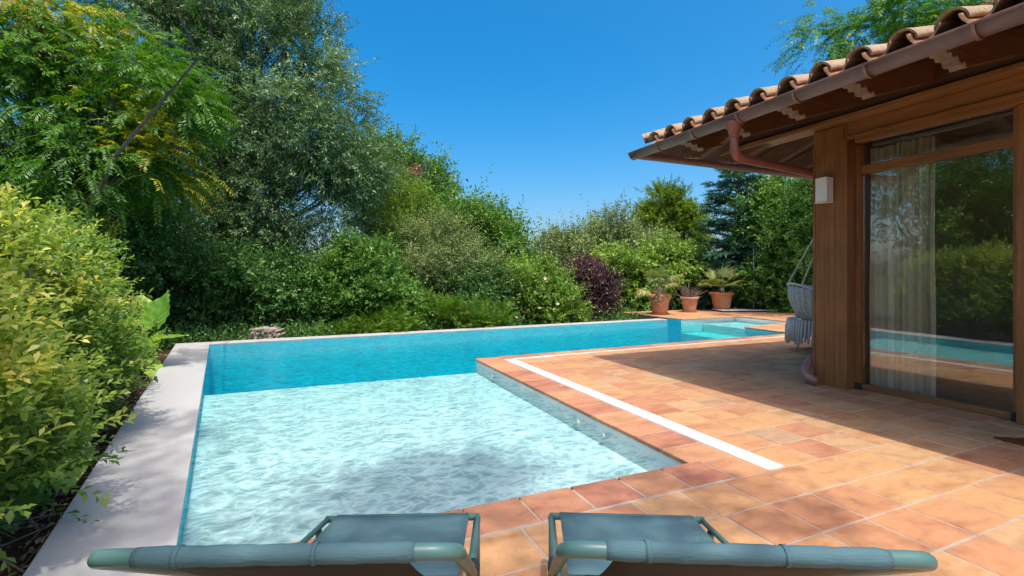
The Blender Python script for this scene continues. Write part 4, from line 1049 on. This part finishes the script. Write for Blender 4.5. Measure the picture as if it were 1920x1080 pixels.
# undergrowth at the foot of the planting
def undergrowth():
    rr = np.random.default_rng(77); n = 7500
    x = rr.uniform(-40, 1500, n); d = np.array([0.0] * n)
    yy = 641 - (x - 400) * 0.055; d0 = F * (H + .06) / np.clip(yy - HY, 60, 200) ; d = d0 + 0.45 + rr.random(n) ** 1.5 * 5
    l = (x - 960) * d / F; O = l[:, None] * EL + d[:, None] * EF; O[:, 2] = GZ
    keep = ~((O[:, 0] > PXR - .1) & (O[:, 1] < 13.3)) & ~((O[:, 0] > xout(9) - 3) & (O[:, 1] < 11)) | (O[:, 1] > 13.4)
    O = O[keep]; D = unit(rr.normal(0, .45, (len(O), 3)) + EZ)
    V, t_ = twigs(rr, O, D, rr.uniform(.18, .5, len(O)), 8, 0.075, 0.034, tint=rr.normal(.35, .18, len(O)))
    ok = V.reshape(-1, 4, 3)[:, :, 2].min(1) > GZ + .002; V = V.reshape(-1, 4, 3)[ok].reshape(-1, 3); t_ = t_[ok]
    o = link('undergrowth', np_mesh('undergrowth', V, np.arange(len(V)).reshape(-1, 4), t_), M['l_dark']); tag(o, 'low leafy undergrowth covering the ground behind the pool', 'undergrowth', kind='stuff')
undergrowth()
# distant wood closing the horizon
def wood():
    rr = np.random.default_rng(78); P = []
    for i in range(260):
        a = rr.uniform(-60, 62); d = rr.uniform(55, 95); p = np.array(EF) * d * math.cos(math.radians(a)) + np.array(EL) * d * math.sin(math.radians(a))
        P.append([p[0], p[1], rr.uniform(0.2, 3.2)])
    P = np.array(P); n = 4000; i = rr.integers(0, len(P), n); O = P[i] + rr.normal(0, 1.0, (n, 3)) * [1.4, 1.4, .9]; O[:, 2] = np.maximum(O[:, 2], GZ + .3)
    V, t_ = twigs(rr, O, unit(rdir(rr, n) + EZ * .4), 1.0, 8, 0.5, 0.22, tint=rr.normal(.4, .15, n))
    ok = V.reshape(-1, 4, 3)[:, :, 2].min(1) > GZ + .01; V = V.reshape(-1, 4, 3)[ok].reshape(-1, 3); t_ = t_[ok]
    o = link('distant_wood', np_mesh('distant_wood', V, np.arange(len(V)).reshape(-1, 4), t_), M['l_dark']); tag(o, 'far off dark wood closing the horizon', 'wood', kind='stuff')
wood()

# ------------------------------------------------------------------ pots on the platform
def pot(loc, r, h, mat, label):
    root = empty('flower_pot', loc); tag(root, label, 'flower pot', 'terracotta pots on the platform')
    prof = [(0.0, 0.03), (r * .60, 0.03), (r * .63, 0.035), (r * .66, h * .2), (r * .78, h * .62), (r * .84, h * .84), (r * .86, h * .86), (r * .99, h * .885), (r * 1.0, h * .93), (r * .985, h), (r * .90, h * 1.0), (r * .86, h * .93), (r * .80, h * .90)]
    mb = MB(); mb.lathe(prof, n=32); mb.build('body', mat, root)
    mb = MB(); mb.lathe([(0, 0), (r * .72, 0), (r * .80, 0.05), (r * .82, 0.058), (r * .78, 0.058), (r * .70, 0.03), (0, 0.028)], n=32); mb.build('saucer', mat, root)
    mb = MB(); mb.lathe([(r * .815, h * .905), (r * .4, h * .93), (0, h * .94)], n=24); mb.build('soil', M['soil'], root)
    return root
def pt(x, y): p = gpx(x, y); p.z = 0.0; return p
pA, pB, pC = pt(1237, 589.5), pt(1293, 585), pt(1353, 583)
pot(pA, 0.355, 0.62, M['pot'], 'left orange terracotta pot holding a drooping palm')
pot(pB, 0.305, 0.50, M['pot_pale'], 'middle smallest terracotta pot holding dead twigs')
pot(pC, 0.40, 0.64, M['pot'], 'right largest terracotta pot holding an upright fan palm')
def fan_palm(loc, z0, label, n, size, droop, seed, trunk_h):
    rr = np.random.default_rng(seed); root = empty('fan_palm', (loc.x, loc.y, z0)); tag(root, label, 'palm', 'palms in pots')
    mb = MB(); mb.tube([(0, 0, -.03), (0.01, 0, trunk_h * .6), (0.0, 0.01, trunk_h)], [0.07, 0.085, 0.05], 9); mb.build('stem', M['bark'], root)
    for i in range(n):
        a = i * 2.4 + rr.normal() * .2; el = rr.uniform(-.25, 1.2) if i else 1.4
        dv = np.array([math.cos(a) * math.cos(el), math.sin(a) * math.cos(el), math.sin(el)]); L = size * rr.uniform(.42, .62)
        tip = np.array([0, 0, trunk_h]) + dv * L - EZ * droop * L * .3
        sd = unit(np.cross(dv, EZ)); nr = np.cross(sd, dv); nb = 18
        th = np.linspace(-1.75, 1.75, nb); D = unit(dv * np.cos(th)[:, None] + sd * np.sin(th)[:, None] + nr * .12 - EZ * droop * rr.uniform(.2, .7))
        ll = size * .52 * (1 - .25 * np.abs(th) / 1.75) * rr.uniform(.85, 1.1, nb)
        V = quads(np.repeat(tip[None], nb, 0), D, np.repeat(nr[None], nb, 0) + rr.normal(0, .15, (nb, 3)), ll, np.full(nb, size * .055), .3, .2 + droop * .25, .45)
        f = link('frond', np_mesh('frond', V, np.arange(len(V)).reshape(-1, 4), rr.normal(.55, .2) + rr.normal(0, .1, nb)), M['l_palm'], root)
        mb = MB(); mid = np.array([0, 0, trunk_h]) + dv * L * .5 + EZ * .03; mb.tube([(0, 0, trunk_h - .03), tuple(mid), tuple(tip)], [.014, .009, .007], 5); s = mb.build('stalk', M['l_palm'], root)
        at = s.data.attributes.new('tint', 'FLOAT', 'FACE'); at.data.foreach_set('value', [.5] * len(s.data.polygons))
fan_palm(pA, 0.575, 'drooping thin palm growing in the left pot', 11, 0.85, 0.75, 5, 0.30)
fan_palm(pC, 0.59, 'upright spiky fan palm growing in the right pot', 15, 0.92, 0.20, 6, 0.22)
def twiggy(loc, z0):
    rr = np.random.default_rng(8); root = empty('dead_plant', (loc.x, loc.y, z0)); tag(root, 'leafless dead twigs standing in the middle pot', 'plant')
    mb = MB()
    for i in range(70):
        a = rr.uniform(0, 6.28); e = rr.uniform(.1, 1.3); dv = np.array([math.cos(a) * math.cos(e), math.sin(a) * math.cos(e), math.sin(e)]); L = rr.uniform(.25, .58); m1 = dv * L * .5 + rr.normal(0, .03, 3); p = dv * L + rr.normal(0, .05, 3)
        mb.tube([(0.05 * math.cos(a), .05 * math.sin(a), -.03), tuple(m1), tuple(p)], [.008, .006, .003], 4, False)
        q = p + rr.normal(0, .08, 3); mb.tube([tuple(m1), tuple(q)], [.005, .003], 4, False)
    mb.build('twig', M['carved'], root)
twiggy(pB, 0.47)
# dried offshoot spilling over the left pot
rr = np.random.default_rng(12); n = 50; O = np.repeat(np.array([[pA.x - .22, pA.y - .22, 0.60]]), n, 0) + rr.normal(0, .05, (n, 3))
V, t_ = twigs(rr, O, unit(rdir(rr, n) + EZ * .3), .2, 6, .08, .02, tint=rr.random(n), droop=.4)
o = link('dry_plant', np_mesh('dry_plant', V, np.arange(len(V)).reshape(-1, 4), t_), M['l_dry']); tag(o, 'pale dried plant spilling over the rim of the left pot', 'plant')
# thin steel pole and flat tray
tp = pt(1413, 584)
po = empty('shower_pole', tp); tag(po, 'thin grey metal pole standing on the platform right of pots', 'pole')
hp2 = (584 - 455) / F * (F * H / (584 - HY))
mb = MB(); mb.tube([(0, 0, 0.0), (0, 0, hp2)], [0.022, 0.016], 10); mb.build('shaft', M['steel'], po)
mb = MB(); mb.tube([(0, 0, 0.0), (0, 0, 0.018)], 0.075, 14); mb.build('base_plate', M['steel'], po)
ty = empty('stone_tray', (0, 0, 0)); c0 = gpx(1343, 585.5); ty.location = (c0.x + 0.1, c0.y - 0.15, 0); tag(ty, 'flat pale grey slab lying on the platform beside the pole', 'slab')
mb = MB(); mb.bbox((0, 0, 0.045), (1.9, 0.75, 0.075), 0.006); mb.build('top', M['stone'], ty)
mb = MB(); mb.bbox((0.06, 0.06, 0.004), (1.84, 0.69, 0.0445), 0.004); mb.build('foot', M['rubber'], ty)
ty.rotation_euler = (0, 0, -0.35)

# ------------------------------------------------------------------ hanging macrame chair
def hanging_chair():
    c = Vector((7.50, 4.98, 0.0)); root = empty('hanging_chair', c); tag(root, 'grey macrame hanging chair with fringe, half hidden by the post', 'hanging chair')
    R_, z1 = 0.50, 0.62
    def net(a, k):   # a angle, k 0 rim .. 1 bottom ; back is raised
        back = 0.5 - 0.5 * math.cos(a); rimz = 0.60 + 0.48 * (0.5 + 0.5 * math.cos(a - 2.6)); r = R_ * (1 - 0.72 * k ** 2.2)
        return (r * math.cos(a), r * math.sin(a), rimz + (0.36 - rimz) * k ** .8)
    mb = MB()
    for i in range(30):
        a = 2 * math.pi * i / 30; mb.tube([net(a + .18 * math.sin(q * 9) * .2, q) for q in (0, .2, .4, .6, .8, 1)], 0.009, 5)
    for q in (0.15, .32, .5, .68, .85, 1.0): mb.tube([net(2 * math.pi * i / 40, q) for i in range(41)], 0.008, 5)
    mb.build('seat_net', M['rope'], root)
    mb = MB(); mb.grid([[tuple(np.array(net(2 * math.pi * i / 40, q)) * [.955, .955, 1]) for i in range(41)] for q in (0.03, .2, .4, .6, .8, 1.0)]); mb.build('seat_cloth', M['rope'], root)
    mb = MB(); mb.tube([net(2 * math.pi * i / 48, 0) for i in range(49)], 0.019, 8); mb.build('rim', M['rope'], root)
    for i in range(64):
        a = 2 * math.pi * i / 64; p = Vector(net(a, .55)); mb = MB(); e = 0.16 + 0.03 * math.sin(i * 5)
        w = random.uniform(-.02, .02); p = Vector((R_ * 1.0 * math.cos(a), R_ * math.sin(a), 0.52))
        mb.tube([tuple(p), (p.x * 1.03 + w, p.y * 1.03, 0.38), (p.x * 1.06 + w, p.y * 1.06 + w, e)], [0.016, 0.022, 0.018], 6); mb.build('tassel', M['rope'], root)
    mb = MB(); P = []
    for i in range(9):
        row = []
        for j in range(9):
            u, v = -1 + i / 4, -1 + j / 4; q = (1 - u * u) * (1 - v * v); row.append((-.12 + 0.06 * q + .22 * u * .4, 0.28 * v, 0.78 + 0.26 * u + .04 * q))
        P.append(row)
    mb.grid(P); o = mb.build('cushion', M['cushion'], root); o.modifiers.new('s', 'SOLIDIFY').thickness = 0.10
    apex = (0.38, -0.10, 2.72)
    for a in (2.3, 3.1, 0.3, 5.2):
        p = net(a, 0); mb = MB(); mb.tube([p, apex], 0.013, 6); mb.build('rope', M['rope'], root)
    g = gpx(1494, 656) - c
    mb = MB(); mb.tube([(g.x, g.y, 0.014), (g.x + .33, g.y + .10, 0.40)], 0.013, 8); mb.build('stand_leg', M['steel'], root)
    mb = MB(); mb.tube([(g.x + .1, g.y - .05, 0.014), (g.x + .75, g.y + 0.05, 0.014)], 0.013, 8); mb.build('stand_bar', M['steel'], root)
hanging_chair()

# ------------------------------------------------------------------ sun loungers in the foreground
def lounger(cx, rot, mirror, label):
    """local x right, y away from the viewer, origin on the ground under the head rail"""
    d0 = 0.80; p = EL * cx + EF * d0
    root = empty('sun_lounger', (p[0], p[1], 0), -TH + rot); tag(root, label, 'sun lounger', 'teal sun loungers facing the pool')
    w = 0.305; zr = 0.735; yh, zh = 0.60, 0.325; yf, zf = 1.125, 0.228; r = 0.0138
    head = (0, 0, zr)
    pts = arc([(-w, yh, zh), (-w, 0.0, zr), (w, 0.0, zr), (w, yh, zh)], 0.05, 8)
    mb = MB(); mb.tube(pts, r, 14); mb.build('back_frame', M['teal'], root)
    # fabric back: wraps the head rail and runs down between the side bars
    fx0, fx1 = (-0.225, 0.235) if mirror < 0 else (-0.235, 0.225)
    nn_ = 28; xs = [fx0 + (fx1 - fx0) * q / nn_ for q in range(nn_ + 1)]
    rs = [r + .0022 + .0009 * math.sin(q * 1.7 + cx * 9) * math.sin(q * .63) + (.0 if 0 < q < nn_ else -.0012) for q in range(nn_ + 1)]
    mb = MB(); mb.tube([(x, 0, zr) for x in xs], rs, 18)
    sl_ = mb.build('sleeve', M['sling'], root)
    for xa, xb in ((fx0 + .065, fx0 + .075), (fx1 - .17, fx1 - .162)):
        mb = MB(); mb.tube([(xa, 0, zr), (xb, 0, zr)], r + .0036, 18); mb.build('seam', M['sling'], sl_)
    dv = Vector((0, yh, zh - zr)).normalized(); nv = Vector((0, -dv.z, dv.y)) * 1
    P = []
    for i in range(9):
        k = i / 8; row = []
        for j in range(9):
            u = -1 + j / 4; x = (fx0 + .02) + (fx1 - fx0 - .04) * j / 8
            q = Vector((x, 0, zr - .006)) + dv * (k * 0.70) - Vector((0, 0, 1)) * 0.035 * math.sin(math.pi * k) * (1 - .4 * u * u); row.append(tuple(q))
        P.append(row)
    mb = MB(); mb.grid(P); o = mb.build('back_fabric', M['sling_shade'], root); o.modifiers.new('s', 'SOLIDIFY').thickness = 0.002
    # seat
    ws = 0.298; mb = MB(); b = 0.0115
    for sx in (-1, 1): mb.bbox((sx * ws - b, 0, -b), (sx * ws + b, 1, b), 0.003)
    sv = [];
    mb2 = MB()
    def seatp(x, y, dz=0): k = (y - yh) / (yf - yh); return (x, y, zh + (zf - zh) * k + dz)
    for sx in (-1, 1):
        mb2.tube([seatp(sx * ws, yh - .10), seatp(sx * ws, yf)], 0.0135, 4)
    mb2.tube([seatp(-ws - .008, yf), seatp(ws + .008, yf)], 0.0135, 10)
    mb2.build('seat_frame', M['teal'], root)
    P = []
    for i in range(9):
        row = []
        for j in range(9):
            u = -1 + j / 4; y = yh - .04 + (yf + .012 - yh + .04) * i / 8; row.append(seatp(u * (ws - .034), y, 0.014 - 0.022 * math.sin(math.pi * i / 8) * (1 - .5 * u * u)))
        P.append(row)
    mb = MB(); mb.grid(P); o = mb.build('seat_fabric', M['sling'], root); o.modifiers.new('s', 'SOLIDIFY').thickness = 0.002
    for sx in (-1, 1):
        mb = MB(); mb.tube([seatp(sx * ws, yf - .10, -.012), (sx * ws, yf - .06, 0.002)], 0.013, 8); mb.build('leg', M['teal'], root)
        mb = MB(); mb.tube([(sx * ws, yh - .05, zh), (sx * ws, yh - .25, 0.002)], 0.013, 8); mb.build('leg', M['teal'], root)
        mb = MB(); mb.tube([(sx * (ws + .004), yh + 0.0, zh + .004), (sx * (ws + .004), yh + .05, zh - .004)], 0.02, 10); mb.build('hinge', M['rubber'], root)
        mb = MB(); mb.tube([(sx * ws, yh - .25, 0.014), (sx * ws, yh - .25, 0.002)], 0.0165, 10); mb.build('foot', M['rubber'], root)
lounger(-0.398, math.radians(2.0), -1, 'left teal sling sun lounger seen from behind, nearest the pale coping')
lounger(0.394, math.radians(-3.2), 1, 'right teal sling sun lounger seen from behind, on the tiles')
